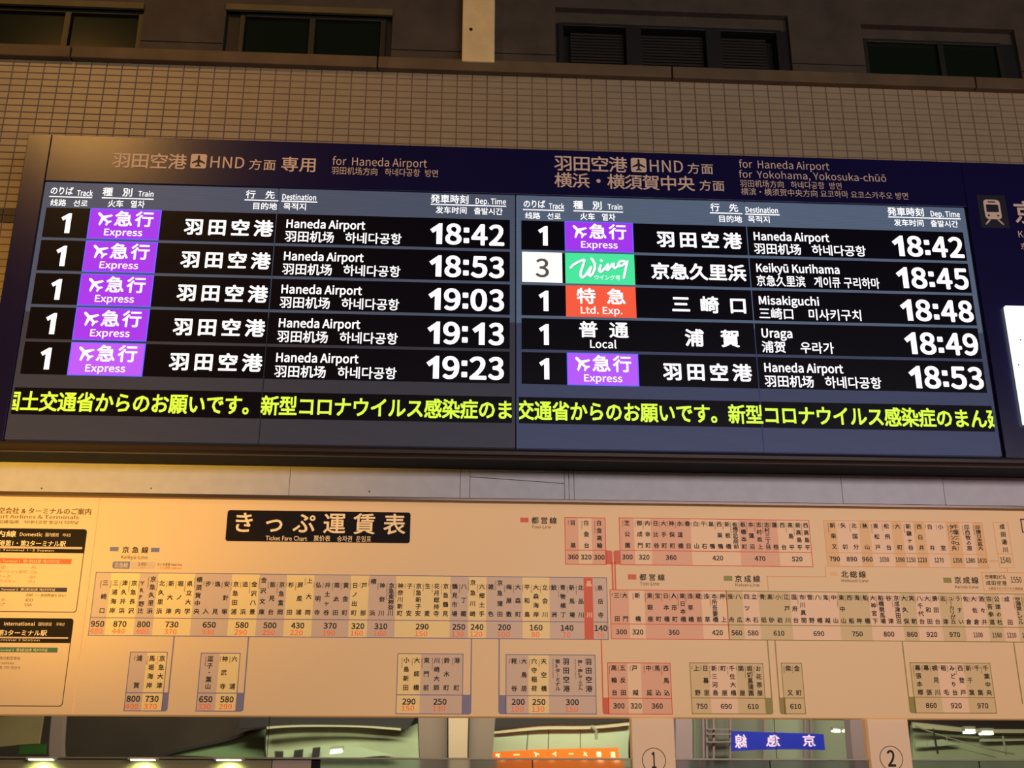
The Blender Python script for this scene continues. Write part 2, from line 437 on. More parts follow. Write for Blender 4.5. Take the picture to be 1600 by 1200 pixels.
CT('header_text', '方面', (1092.7, 281.9, 1132, 298.2), .008)
CT('header_text', 'for  Haneda Airport', (1154.9, 251, 1295.5, 267.5), 0, True)
CT('header_text', 'for  Yokohama, Yokosuka-chūō', (1154.9, 268.5, 1384.2, 283.5), 0, True)
CT('header_text', '羽田机场方向   하네다공항  방면', (1156.4, 282.8, 1314.6, 294), 0, True)
CT('header_text', '横滨・横须贺中央方向 요코하마 요코스카추오 방면', (1158.3, 297, 1418.3, 308.3), 0, True)
# train pictogram and line name at the right end
x0, x1, z0, z1 = box_px((1530, 305, 1574, 356), YT)
cp(MB().rect(x0, x1, z0, z1, YT+.0007).build('pictogram_ground', darkicon, cab))
x0, x1, z0, z1 = box_px((1537, 312, 1566, 351), YT); w = x1-x0; h = z1-z0; xc = (x0+x1)/2
m = MB().poly(rrect(x0+w*.06, x1-w*.06, z0+h*.22, z1, .022), YT)
for s in (-1, 1): m.stroke([(xc+s*w*.22, z0+h*.20), (xc+s*w*.46, z0+h*.02)], .010, YT)
tr = cp(m.build('train_pictogram', cream, cab))
m = MB().poly(rrect(x0+w*.17, x1-w*.17, z0+h*.50, z1-h*.20, .006), YT-.001).rect(xc-w*.2, xc+w*.2, z1-h*.12, z1-h*.07, YT-.001)
for s in (-1, 1): m.disc(xc+s*w*.25, z0+h*.36, w*.06, YT-.001, 12)
m.build('train_window', darkicon, tr)
CT('header_text', '京急線', (1585, 316, 1694, 350), .02)
CT('header_text', 'Keikyū Line', (1591.6, 361, 1665, 375), 0, True)
CT('header_text', '京急线', (1595, 380, 1630, 390), 0, True)
# white internally lit sign at the far right
lx, lz1 = at(1571, 477, YC-.03); lz0 = at(1599, 662, YC-.03)[1]
lit = MB().box(lx, lx+.9, YC-.03, YC-.001, lz0, lz1).build('light_box', litm, bevel=.004, label='glowing white light box at the right edge of the navy cabinet', cat='light box')
sp = MB()
for x, y in ((1594.5, 531), (1591.5, 570)):
    X, Z = at(x, y, YC-.0305); sp.disc(X, Z, .005, YC-.0312, 8)
sp.build('speck', t_grey, lit)

# ================================================================== DEPARTURE DISPLAYS
YD = YC+.004; YR = YD-.002; YX = YR-.0015; YX2 = YX-.0012
RP = .2055; RZ = 4.785
DX = 2.705
def HB(b):     # box on the display plane
    return box_px(b, YX)
class Disp: pass
def display(k, label, faces, rows, message):
    off = 0 if k == 0 else DX
    xa, xb = (SX0, SXm-.004) if k == 0 else (SXm+.004, SX1)
    xm = at(436.7, 297, YD)[0]+off-.004 if k == 0 else 1.7035
    D = empty('departure_display', (0, 0, 0), label=label, cat='display', group='departure displays in the navy cabinet')
    zs = 4.143
    for (a, b) in ((xa, xm-.003), (xm+.003, xb)):
        MB().box(a, b, YD, YC+.03, zs+.003, ZT).build('screen_panel', faces[0], D)
        MB().box(a, b, YD, YC+.03, ZB, zs-.003).build('screen_panel', faces[1], D)
    # column headings (top row)
    H = empty('column_headings', (0, 0, 0), parent=D)
    def ht(s, b, bold, fit):
        x0, x1, z0, z1 = HB(b); m = MB(); (t_fit if fit else t_row)(m, s, x0+off, x1+off, z0, z1, YR, bold, 2); m.build('heading_text', white, H)
    ht('のりば', (78.7, 291.5, 114.2, 304), .012, False); ht('Track', (120.2, 296.6, 145.1, 306), .015, True)
    ht('线路   선로', (78.7, 311.5, 137, 322), .01, True)
    ht('種 別', (160.6, 293.2, 207.3, 306.3), .015, False); ht('Train', (216, 298, 240, 307), .015, True)
    ht('火车   열차', (168.8, 312.5, 226, 324), .01, True)
    ht('行 先', (384.5, 297.5, 429.4, 310), .015, False); ht('目的地', (395.8, 316.3, 432.8, 327.3), .012, True)
    ht('Destination', (441.2, 303, 494, 312.5), .015, True); ht('목적지', (442.8, 317, 478, 328), .012, True)
    ht('発車時刻', (673, 304, 732, 317.5), .015, True); ht('Dep. Time', (743.3, 309.5, 790.6, 321.5), .012, True)
    ht('发车时间   출발시간', (680.8, 323.4, 785.3, 334.4), .012, True)
    m = MB()
    for a, b, y in ((76.6, 143.8, 307.6), (158.8, 240, 309.9), (382, 435, 312.8), (439.4, 495.8, 314.8), (673, 791, 320.5)):
        X0, X1, Z0, Z1 = HB((a, y-.8, b, y+.8)); m.rect(X0+off, X1+off, Z0, Z1, YR)
    m.build('heading_rule', white, H)
    for i, (trk, kind, dest, lat, cj, tm) in enumerate(rows):
        z = RZ-RP*i
        R_ = MB().rect(xa+.028, xm-.003, z-.188, z, YR).rect(xm+.003, xb-.03, z-.188, z, YR).build('departure_row', ledblack, D)
        # track number
        m = MB()
        if trk == '3':
            w0, w1, *_ = HB((815.7, 400, 878.5, 430)); MB().rect(w0, w1, z-.188, z+.002, YX).build('track_plate', warmw, R_, label='glowing white plate behind the grey 3')
            a, b, *_ = HB((836.7, 403, 857.7, 432)); t_fit(m, '3', a, b, z-.158, z-.038, YX2, .016, 4); m.build('track_number', grey3, R_)
        else:
            V = [(-2.226, -.062), (-2.186, -.034), (-2.170, -.034), (-2.170, -.160), (-2.198, -.160), (-2.198, -.070), (-2.214, -.082)]
            m.poly([(x+off, z+v) for x, v in V][::-1], YX); m.build('track_number', white, R_)
        # badge
        bx0, bx1 = -2.0715+off, -1.6715+off; bz0, bz1 = z-.191, z+.003; bw, bh = bx1-bx0, bz1-bz0
        def u(x, v): return bx0+x*bw, bz1-v*bh
        if kind == 'express':
            e = .006; MB().rect(bx0, bx1, bz0, bz1, YX+.0006).build('badge_edge', blue, R_)
            MB().rect(bx0+e, bx1-e, bz0+e, bz1-e, YX).build('train_badge', purple2 if i == 4 else purple, R_)
            m = MB(); c = u(.205, .325); m.poly(plane_pts(c[0], c[1], .047, math.radians(44)), YX2)
            for ch, fx in (('急', .482), ('行', .772)):
                c = u(fx, .325); t_cell(m, ch, c[0], c[1], .106, .102, YX2, .022, 3)
            a, b = u(.235, .945), u(.765, .665); t_fit(m, 'Express', a[0], b[0], a[1], b[1], YX2, .012, 3)
        elif kind == 'wing':
            MB().rect(bx0, bx1, bz0, bz1, YX).build('train_badge', green, R_, label='mint green badge'); m = MB(); ms = MB()
            st = [[(700,755),(730,722),(790,685),(850,658),(868,662),(850,720),(822,800),(815,850),(840,872),(880,840),(922,775),(945,742),(925,800),(915,838),(935,850),(962,822),(990,760),(990,700),(965,655),(952,640)],
                  [(1068,656),(1076,664)], [(1060,720),(1040,780),(1062,800),(1110,755),(1148,705),(1135,770),(1150,772),(1200,700),(1222,695),(1212,735),(1235,748),(1275,718)],
                  [(1345,658),(1300,662),(1272,700),(1285,722),(1320,715),(1385,662),(1362,750),(1335,862)]]
            for q in st:
                P = [u((x-635)/835, (y-575)/370) for x, y in q]
                ms.stroke([(a+.003, b-.003) for a, b in P], .0135, YX-.0005); m.stroke(P, .0135, YX2)
            ms.build('lettering_shadow', shade, R_)
            a, b = u(.41, .86), u(.79, .70); t_row(m, 'ウイング号', a[0], b[0], a[1], b[1]+.0, YX2, .0, 2)
        else:
            if kind == 'limited': MB().rect(bx0, bx1, bz0, bz1, YX).build('train_badge', redm, R_, label='vermilion red badge')
            m = MB()
            for ch, fx in ((('特', .29), ('急', .72)) if kind == 'limited' else (('普', .31), ('通', .74))):
                c = u(fx, .33); t_cell(m, ch, c[0], c[1], .112, .102, YX2, .022, 3)
            if kind == 'limited': a, b = u(.21, .96), u(.80, .655); t_fit(m, 'Ltd. Exp.', a[0], b[0], a[1], b[1], YX2, .012, 3)
            else: a, b = u(.33, .91), u(.70, .64); t_fit(m, 'Local', a[0], b[0], a[1], b[1], YX2, .014, 3)
        m.build('badge_text', white, R_)
        m = MB(); s, a, b = dest; a, b = (-1.533+off, -1.040+off) if a is None else (at(a, b[0], YX)[0], at(b[1], b[0], YX)[0])
        t_row(m, s, a, b, z-.148, z-.047, YX, .030, 3); m.build('destination_name', white, R_)
        m = MB(); a, w = -.963+off, lat[1]; t_fit(m, lat[0], a, a+w, z-(.105 if lat[2] else .088), z-.031, YX, .022, 3)
        t_fit(m, cj[0], a-.004, a+cj[1], z-.178, z-.107, YX, .014, 3); m.build('destination_translation', white, R_)
        # departure time
        m = MB(); ta, tb = -.143+off, .284+off; tw = tb-ta
        for ch, p, q in ((tm[0], -.0, .155), (tm[1], .205, .425), (tm[3], .555, .775), (tm[4], .795, 1.)):
            if ch == '1': 
                w_ = .115*tw/.43*1.15; x_ = ta+tw*(p+(.0 if p <= 0 else .03)); q_ = [(0,-.075),(.052,-.034),(.070,-.034),(.070,-.168),(.037,-.168),(.037,-.082),(.016,-.098)]
                m.poly([(x_+a_, z+b_) for a_, b_ in q_][::-1], YX)
            else: t_fit(m, ch, ta+tw*p, ta+tw*q, z-.170, z-.033, YX, .032, 4)
        for v in (-.070, -.137): m.poly(rrect(ta+tw*.452, ta+tw*.527, z+v-.032*.5-.004, z+v+.032*.5-.004, .005), YX)
        m.build('departure_time', white, R_)
    # scrolling message
    bz0, bz1 = 3.547, 3.698
    B = MB().rect(xa+.012, xm-.003, bz0, bz1, YR).rect(xm+.003, xb-.018, bz0, bz1, YR).build('message_bar', ledblack, D)
    s, x_first, x_last, i0, i1 = message
    g = (x_last-x_first)/(i1-i0); m = MB(); zc = (bz0+bz1)/2
    for i, ch in enumerate(s): t_cell(m, ch, x_first+g*(i-i0), zc-.001, g*1.03, .117, YX, .028, 2)
    me = m.mesh('message_text'); bm = bmesh.new(); bm.from_mesh(me)
    for xx, nn in ((xa+.014, -1), (xb-.018, 1)):
        bmesh.ops.bisect_plane(bm, geom=bm.verts[:]+bm.edges[:]+bm.faces[:], plane_co=(xx, 0, 0), plane_no=(nn, 0, 0), clear_outer=True)
    bm.to_mesh(me); bm.free(); ob('message_text', me, yellow, B)
    return D
HA = ('Haneda Airport', .448, True); HC = ('羽田机场   하네다공항', .658)
ex = lambda t: ('1', 'express', ('羽田空港', None, None), HA, HC, t)
xf, xl = at(46, 632, YX)[0], at(788.7, 648, YX)[0]
display(0, 'left departure display listing five purple express trains at 18:42 to 19:23', (face_topL, face_botL),
        [ex('18:42'), ex('18:53'), ex('19:03'), ex('19:13'), ex('19:23')],
        ('国土交通省からのお願いです。新型コロナウイルス感染症のまん', xf, xl, 1, 27))
xf, xl = at(848.6, 640, YX)[0], at(1529, 655, YX)[0]
display(1, 'right departure display with purple, mint and red train badges at 18:42 to 18:53', (face_top, face_botR),
        [ex('18:42'),
         ('3', 'wing', ('京急久里浜', 1018, (425, 1165)), ('Keikyū Kurihama', .488, True), ('京急久里滨   게이큐 구리하마', .716), '18:45'),
         ('1', 'limited', ('三崎口', 1050, (476, 1167)), ('Misakiguchi', .349, True), ('三崎口    미사키구치', .586), '18:48'),
         ('1', 'local', ('浦賀', 1071, (528, 1155)), ('Uraga', .176, True), ('浦贺    우라가', .407), '18:49'),
         ex('18:53')],
        ('交通省からのお願いです。新型コロナウイルス感染症のまん延', xf, xl, 1, 26))

# ================================================================== FARE CHART
YF = -.10; L1, L2, L3, L4, L5 = YF-.0008, YF-.0014, YF-.0020, YF-.0026, YF-.0032
zf1, zf0 = 3.150, 2.0275
xseam = (at(156.5, 788.5, YF)[0]+at(111.2, 1117, YF)[0])/2
fare = MB().box(xseam+.001, 6.2, YF, -.048, zf0, zf1).build('fare_chart', p_paper, bevel=.002, label='long cream ticket fare chart with coloured station tables under the white fascia', cat='sign')
def FT(name, s, b, m, bold=.01, fit=True, parent=None, y=None, res=2): return T(name, s, b, L3 if y is None else y, m, parent or fare, bold, fit, res)
# title plate
x0, x1, z0, z1 = box_px((354, 799, 641, 847), L1)
x0 = at(354, 823, L1)[0]
title = MB().slab(rrect(x0, x1, z0, z1, .014), YF-.004, YF).build('title_plate', sw_black, fare)
T('title_text', 'きっぷ運賃表', (364, 801.5, 633, 833.5), YF-.005, t_cream, title, .016, False, 3)
T('title_subtitle', 'Ticket Fare Chart    票价表    승차권  운임표', (415, 836.5, 580, 846), YF-.005, t_cream, title, .004, True)

EM = .0305
def vname(mb, s, x, zt_, zb_, em=EM, y=L3, bold=.03):
    n_ = len(s); g = (zt_-zb_)/(n_-1) if n_ > 1 else 0
    h = min(em, g*1.04) if n_ > 1 else em
    for i, ch in enumerate(s):
        z = zt_-g*i
        if ch == 'ー': put(mb, '｜', lambda a, b: x+(a-.5)*em, lambda a, b: z+(b-.38)*h*.8, y, bold, 1)
        else: t_cell(mb, ch, x, z, em, h, y, bold, 1)
def romaji(mb, s, x, ztop, y=L3, k=.0086):
    V, _ = glyphs(s, 0., 1)
    if V: put(mb, s, lambda a, b: x+(b-.35)*k*1.15, lambda a, b: ztop-a*k, y, 0., 1)
def frame(mb, x0, x1, z0, z1, t, y):
    mb.rect(x0-t/2, x1+t/2, z1-t/2, z1+t/2, y).rect(x0-t/2, x1+t/2, z0-t/2, z0+t/2, y).rect(x0-t/2, x0+t/2, z0, z1, y).rect(x1-t/2, x1+t/2, z0, z1, y)
def fare_table(x0, x1, ztop, zdiv, zbot, line, bands, names, fares, zn, zf, t=.0045, big=(), child=None, tab=None, stem=None, split=None, label=None):
    """bands: (x_end, material) ; names: (kanji, romaji, X) ; fares: (adult, child, X)"""
    t_ = MB(); frame(t_, x0, x1, zbot, ztop, t, L2); t_.rect(x0, x1, zdiv-t/2, zdiv+t/2, L2)
    if tab:     # filled tab with its rounded corner, and the stem up or down to the next table
        a, b, corner = tab; t_.poly(rrect(a, b, zbot-t/2, zdiv+t/2, .014, corner), L2)
    if stem: 
        for q in stem: t_.rect(*q, L2)
    G = ob('fare_table', t_.mesh('fare_table'), line, fare, label=label)
    if split:
        xs2, l2 = split; me = G.data; me.materials.append(l2)
    xa = x0
    for xb, m_ in bands:
        MB().rect(xa, xb, zbot, ztop, L1).build('fare_zone', m_, G); xa = xb
    for nm, ro, X in names:
        zt_ = zn[0]+(.022 if nm in big else 0)
        m_ = MB()
        if '/' in nm:
            a, b = nm.split('/'); 
            if b[0] == '!': vname(m_, a, X+.0, zt_, zn[1], EM*1.15); vname(m_, b[1:], X-.044, zt_, zn[1], EM*.9); romaji(m_, ro, X-.068, zt_+.012)
            else: vname(m_, a, X+.020, zt_, zn[1], EM*.95); vname(m_, b, X-.003, zt_, zn[1], EM*.95); romaji(m_, ro, X-.022, zt_+.012)
        else: vname(m_, nm, X, zt_, zn[1]); romaji(m_, ro, X-.0225, zt_+.012)
        m_.build('station_name', t_black, G)
    for i, (ad_, ch_, X) in enumerate(fares):
        m_ = MB(); k3 = len(ad_) == 3; w = (.0225*3 if ch_ else .0195*3) if k3 else .0128*4; hh = .0155 if ch_ else .0135; t_fit(m_, ad_, X-w/2, X+w/2, zf-hh, zf+hh, L3, .03, 2); m_.build('adult_fare', t_black, G)
        if ch_:
            m_ = MB(); w = .0215*len(ch_); zc = child; t_fit(m_, ch_, X-w/2-.004, X+w/2-.004, zc-.0135, zc+.0135, L3, .018, 2); m_.build('child_fare', t_orange, G)
    return G
AX = lambda x, y: at(x, y, YF)[0]
AZ = lambda x, y: at(x, y, YF)[1]

# --- Keikyu main table
N1 = [('三崎口','Misakiguchi'),('三浦海岸','Miurakaigan'),('津久井浜','Tsukuihama'),('京急長沢','Keikyu Nagasawa'),('YRP野比','YRP Nobi'),('京急久里浜','Keikyu Kurihama'),('北久里浜','Kita-Kurihama'),('新大津','Shin-Otsu'),('堀ノ内','Horinouchi'),('県立大学','Kenritsudaigaku'),('横須賀中央','Yokosuka-chuo'),('汐入','Shioiri'),('逸見','Hemi'),('安針塚','Anjinzuka'),('京急田浦','Keikyu Taura'),('追浜','Oppama'),('金沢八景','Kanazawa-hakkei'),('金沢文庫','Kanazawa-bunko'),('能見台','Nokendai'),('京急富岡','Keikyu Tomioka'),('杉田','Sugita'),('屏風浦','Byobugaura'),('上大岡','Kamiooka'),('弘明寺','Gumyoji'),('井土ヶ谷','Idogaya'),('南太田','Minami-ota'),('黄金町','Koganecho'),('日ノ出町','Hinodecho'),('戸部','Tobe'),('横浜','Yokohama'),('神奈川','Kanagawa'),('京急東神奈川','Keikyu Higashi-kanagawa'),('神奈川新町','Kanagawa-shimmachi'),('子安','Koyasu'),('京急新子安','Keikyu Shinkoyasu'),('生麦','Namamugi'),('花月総持寺','Kagetsu-sojiji'),('京急鶴見','Keikyu Tsurumi'),('鶴見市場','Tsurumi-ichiba'),('八丁畷','Hatchonawate'),('京急川崎','Keikyu Kawasaki'),('六郷土手','Rokugodote'),('雑色','Zoshiki'),('京急蒲田','Keikyu Kamata'),('梅屋敷','Umeyashiki'),('大森町','Omorimachi'),('平和島','Heiwajima'),('大森海岸','Omorikaigan'),('立会川','Tachiaigawa'),('鮫洲','Samezu'),('青物横丁','Aomono-yokocho'),('新馬場','Shimbamba'),('北品川','Kitashinagawa'),('品川','Shinagawa'),('泉岳寺','Sengakuji')]
BIG = {'京急久里浜','横須賀中央','金沢文庫','上大岡','横浜','京急川崎','京急蒲田','品川'}
xa_, xb_ = AX(175.7, 953.5), AX(908.1, 961.3); g = (xb_-xa_)/51
X1 = [AX(160, 950)]+[xa_+g*i for i in range(52)]+[AX(921.9, 961), AX(938.6, 961)]
ztop, zdiv, zbot = 2.752, AZ(560, 968.8), 2.428
ztop = sum(AZ(*p) for p in ((151.6, 893), (600, 900), (947, 903.3)))/3; zbot = sum(AZ(*p) for p in ((137, 991.5), (550, 996.5), (949.8, 1000)))/3
zdiv = sum(AZ(*p) for p in ((150, 964.1), (455, 967.7), (600, 969.2), (940, 972.8)))/4
x0 = (AX(151.6, 893)+AX(137.2, 991.5))/2; x1 = (AX(947.8, 903)+AX(950.5, 1000))/2
def between(i): return (X1[i]+X1[i+1])/2
bd = [(0,p_lav),(3,p_light),(5,p_lav),(9,p_light),(13,p_lav),(16,p_light),(19,p_lav),(22,p_light),(26,p_lav),(28,p_light),(31,p_lav),(37,p_light),(39,p_lav),(41,p_light),(45,p_lav),(48,p_light)]
bands = [(between(i), m_) for i, m_ in bd]+[(x1, p_lav)]
FR = [('950','480'),('870','440'),('800','400'),('730','370'),('650','330'),('580','290'),('500','250'),('430','220'),('370','190'),('320','160'),('310','160'),('290','150'),('250','130'),('240','120'),('200','100'),('160','80'),('140','70')]
cen = []; p = x0
for b_ in [b for b, _ in bands[:-1]]+[AX(913.2, 985)]: cen.append((p+b_)/2); p = b_
fl = [(a, c, X) for (a, c), X in zip(FR, cen)]+[('140', '70', AX(939, 985))]
zn = (sum(AZ(*p) for p in ((175, 911), (560, 915), (908, 918)))/3, sum(AZ(*p) for p in ((175, 953.5), (560, 957.5), (908, 961.3)))/3)
zf = sum(AZ(*p) for p in ((170, 974.2), (560, 979), (930, 981.6)))/3; zc = sum(AZ(*p) for p in ((170, 985.4), (560, 990), (930, 992.4)))/3
stems = []
def stem_line(xt, yt, xb, yb, z_hi, z_lo, w=.0065):
    X = (AX(xt, yt)+AX(xb, yb))/2; return (X-w/2, X+w/2, z_lo, z_hi)
nm = [(a, b, X) for (a, b), X in zip(N1, X1) if a != '品川']
G = fare_table(x0, x1, ztop, zdiv, zbot, l_blue, bands, nm, fl, zn, zf, big=BIG, child=zc)
rx0, rx1 = AX(912.6, 950), AX(926.8, 950)
SR = MB().rect(rx0, rx1, zbot-.001, ztop+.001, L3-.0002).build('here_marker', t_redbar, G, label='red column marking the present station')
m_ = MB(); vname(m_, '品川', (rx0+rx1)/2+.004, zn[0]+.022, zn[1], EM, L4); m_.build('station_name', t_cream, G)

# --- lower left branch tables
def lower(tl, tr, yd, bl, br, line, bands, names, fares, ytop, ybot, yf, yc, tab, stem, l1=p_lav):
    x0 = (AX(*tl)+AX(*bl))/2; x1 = (AX(*tr)+AX(*br))/2; xm = (tl[0]+tr[0])/2
    zt_ = (AZ(*tl)+AZ(*tr))/2; zd = AZ(xm, yd); zb = (AZ(*bl)+AZ(*br))/2
    bb = [(AX(x, yd), m_) for x, m_ in bands]+[(x1, l1)]
    tb = None; stm = None
    if tab:
        a, b, corner = tab; tb = (AX(a, yd+14), AX(b, yd+14), corner)
        if corner == 'b': X = tb[1]; s_ = (X-.0065, X, zd, stem)
        else: X = tb[0]; s_ = (X, X+.0065, zd, stem)
        stm = [s_]
    return fare_table(x0, x1, zt_, zd, zb, line, bb, [(a, b, AX(x, ybot)) for a, b, x in names], [(a, c, AX(x, yf)) for a, c, x in fares],
                      (AZ(xm, ytop), AZ(xm, ybot)), AZ(xm, yf), child=AZ(xm, yc) if yc else None, tab=tb, stem=stm)
lower((204.5,1018.3), (263,1019.7), 1082.5, (193.3,1110.4), (251,1111), l_blue, [(223.3,p_lav)], [('浦賀','Uraga',213.3),('馬堀海岸','Maborikaigan',233.4),('京急大津','Keikyu Otsu',249.2)],
      [('800','400',208.5),('730','370',237.5)], 1028.6, 1070.8, 1092.1, 1103.8, (254,263,'b'), zbot, p_light)
lower((315,1020), (376,1021.3), 1083, (305.8,1110.7), (367.5,1111.5), l_blue, [(338,p_lav)], [('逗子・葉山','Zushi-Hayama',325),('神武寺','Jimmuji',348),('六浦','Mutsuura',363)],
      [('650','330',321.6),('580','290',354.6)], 1029.6, 1072.4, 1092.8, 1104, (370,381.5,'b'), zbot, p_light)
lower((621.9,1021.1), (723.6,1022.2), 1085.9, (618.5,1114.9), (722,1116), l_blue, [(656,p_light)], [('小島新田','Kojimashinden',633.9),('大師橋','Daishibashi',650.3),('東門前','Higashimonzen',665.6),('川崎大師','Kawasaki-Daishi',681.8),('鈴木町','Suzukicho',697.4),('港町','Minatocho',713.3)],
      [('290','150',638.9),('250','130',687.5)], 1031.8, 1074.5, 1096.4, 1106.8, (722.6,736.5,'b'), zbot)
lower((790.3,1022.8), (929.5,1023.6), 1087.2, (791,1115.2), (932.3,1115.6), l_blue, [(825.9,p_lav),(857.7,p_light)], [('糀谷','Kojiya',803.4),('大鳥居','Otorii',818.9),('穴守稲荷','Anamori-inari',834.7),('天空橋','Tenkubashi',849.9),('羽田空港/!第3ターミナル','Haneda Airport Terminal 3',885),('羽田空港/!第1・第2ターミナル','Haneda Airport Terminal 1·2',920.3)],
      [('200','100',809.7),('250','130',842),('300','150',894.3)], 1033.5, 1075.9, 1097, 1108, (778.6,791,'a'), zbot)
# --- Toei and Keisei tables
lower((948.8,1035.9), (1046.7,1035.9), 1091.1, (951.9,1115.8), (1050.8,1115.8), l_red, [(981.8,p_rose),(1003,p_rosel)], [('高輪台','Takanawadai',960.2),('五反田','Gotanda',974),('戸越','Togoshi',993),('中延','Nakanobu',1014.9),('馬込','Magome',1028.6),('西馬込','Nishi-magome',1042)],
      [('300',None,967),('320',None,993.9),('360',None,1026.9)], 1043.8, 1082.3, 1103.1, None, (941.3,952,'a'), zbot, p_rose)
N2 = [('三田','Mita',964.4),('大門','Daimon',977.4),('新橋','Shimbashi',997.1),('東銀座','Higashi-ginza',1016.4),('宝町','Takaracho',1029.1),('日本橋','Nihombashi',1041.9),('人形町','Ningyocho',1054.6),('東日本橋','Higashi-nihombashi',1067.7),('浅草橋','Asakusabashi',1079.9),('蔵前','Kuramae',1092.7),('浅草','Asakusa',1105.4),('本所吾妻橋','Honjo-azumabashi',1118),('押上','Oshiage',1130.8),('曳舟','Hikifune',1143.2),('八広','Yahiro',1155.9),('四ツ木','Yotsugi',1168.7),('立石','Tateishi',1180.8),('青砥','Aoto',1193.6),('高砂','Takasago',1205.7),('小岩','Koiwa',1218.5),('江戸川','Edogawa',1231.3),('国府台','Konodai',1243.5),('市川真間','Ichikawamama',1256),('菅野','Sugano',1268.3),('八幡','Yawata',1280.7),('鬼越','Onigoe',1293.1),('中山','Nakayama',1305.6),('東中山','Higashi-nakayama',1317.8),('西船','Nishifuna',1330.3),('海神','Kaijin',1342.4),('船橋','Funabashi',1355.2),('大神宮下','Daijingushita',1367.1),('船橋競馬場','Funabashi-keibajo',1379.5),('谷津','Yatsu',1391.8),('京成津田沼','Keisei Tsudanuma',1404.1),('大久保','Okubo',1416),('実籾','Mimomi',1428),('八千代台','Yachiyodai',1440.3),('大和田','Owada',1452.4),('勝田台','Katsutadai',1464.6),('志津','Shizu',1477.1),('ユーカリが丘','Yukarigaoka',1489.3),('うすい','Usui',1501.2),('佐倉','Sakura',1513.3),('大佐倉','Osakura',1525.4),('酒々井','Shisui',1537.7),('宗吾参道','Sogosando',1549.5),('公津の杜','Kozunomori',1561.8),('成田','Narita',1577.7),('空港第2ビル','Airport Terminal 2',1594.7),('成田空港','Narita Airport',1608)]
zt2 = (AZ(952.4,923.3)+AZ(1240,925)+AZ(1600,926))/3; zd2 = (AZ(952,976.3)+AZ(1250,978)+AZ(1600,978.3))/3; zb2 = (AZ(955.6,1000.3)+AZ(1250,1000.6)+AZ(1590,1001))/3
x0 = (AX(952.6,923.3)+AX(955.6,1000.3))/2; xe = 3.75
znn = ((AZ(990,932)+AZ(1500,934.2))/2, (AZ(990,968.2)+AZ(1500,970.2))/2); zff = (AZ(1000,989.2)+AZ(1500,990.3))/2
bands2 = [(AX(983.6,970),p_rose),(AX(1008.5,970),p_rosel),(AX(1098,970),p_rose),(AX(1137.6,970),p_rosel)]
xsplit = AX(1137.6, 970)
red = [n_ for n_ in N2 if n_[2] < 1137]; grn = [n_ for n_ in N2 if n_[2] > 1137]
fare_table(x0, xsplit, zt2, zd2, zb2, l_red, bands2, [(a, b, AX(x, 968)) for a, b, x in red], [('300',None,AX(971,989)),('320',None,AX(996.6,989)),('360',None,AX(1053,989)),('420',None,AX(1121,989))], znn, zff,
           stem=[(AX(956.2,905)-.001, AX(956.2,905)+.008, zt2, AZ(957,878)), (AX(960.2,905), AX(960.2,905)+.008, zt2, AZ(961,878))])
bands3 = [(AX(1162.5,970),p_green),(AX(1187.5,970),p_greenl),(AX(1237.8,970),p_green),(AX(1312.3,975),p_greenl),(AX(1361.6,975),p_green),(AX(1411,975),p_greenl),(AX(1434.5,975),p_green),(AX(1471.5,975),p_greenl),(AX(1507.5,975),p_green),(AX(1543.8,975),p_greenl),(AX(1567.3,975),p_green),(AX(1590.5,975),p_greenl),(xe,p_green)]
def vl(x, y0, y1, w=.0055): X = AX(x, y0); return (X-w/2, X+w/2, AZ(x, y1), AZ(x, y0))
fare_table(xsplit, xe, zt2, zd2, zb2, l_green, bands3, [(a, b, AX(x, 969)) for a, b, x in grn],
           [('560',None,AX(1151.2,989)),('580',None,AX(1176.5,989)),('610',None,AX(1217,989)),('690',None,AX(1279.3,990)),('750',None,AX(1339.5,990)),('800',None,AX(1388.8,990)),('860',None,AX(1425,990)),('920',None,AX(1455.8,990)),('970',None,AX(1491.5,990)),('1100',None,AX(1527.8,990)),('1160',None,AX(1557.5,990)),('1210',None,AX(1580.2,990)),('1290',None,AX(1604,990))], znn, zff,
           stem=None)
lower((1077,1036.2), (1191.9,1036.2), 1090.7, (1082.3,1115.4), (1197,1115.4), l_green, [(1110.5,p_green),(1152.5,p_greenl)], [('上野','Ueno',1090.2),('日暮里','Nippori',1104),('新三河島','Shim-mikawashima',1117.8),('町屋','Machiya',1132.2),('千住大橋','Senju-ohashi',1146),('関屋','Sekiya',1160),('堀切菖蒲園','Horikiri-shobuen',1173.5),('お花茶屋','Ohanajaya',1187.3)],
      [('750',None,1096.8),('690',None,1134.8),('610',None,1176.6)], 1044.4, 1082.6, 1103.8, None, (1197,1207.8,'b'), zb2, p_green)
lower((1220.1,1036.2), (1252.3,1036.2), 1090.7, (1227,1115.4), (1258.8,1115.4), l_green, [], [('柴又','Shibamata',1234.6),('金町','Kanamachi',1248.1)],
      [('610',None,1243.1)], 1044.4, 1082.6, 1103.8, None, (1217.8,1228,'a'), zb2, p_green)
lower((1420.6,1036), (1545.6,1036), 1089.6, (1432,1114.1), (1558,1114.1), l_green, [(1471,p_green),(1511.9,p_greenl)], [('幕張本郷','Makuharihongo',1438.1),('幕張','Makuhari',1451.6),('検見川','Kemigawa',1465),('稲毛','Inage',1478.5),('みどり台','Midoridai',1491.9),('西登戸','Nishi-nobuto',1505),('新千葉','Shin-chiba',1518.1),('千葉','Chiba',1531.5),('千葉中央','Chiba-chuo',1545)],
      [('860',None,1455),('920',None,1494),('970',None,1535.4)], 1043.8, 1081.9, 1102.5, None, (1420.3,1431,'a'), zb2, p_green)
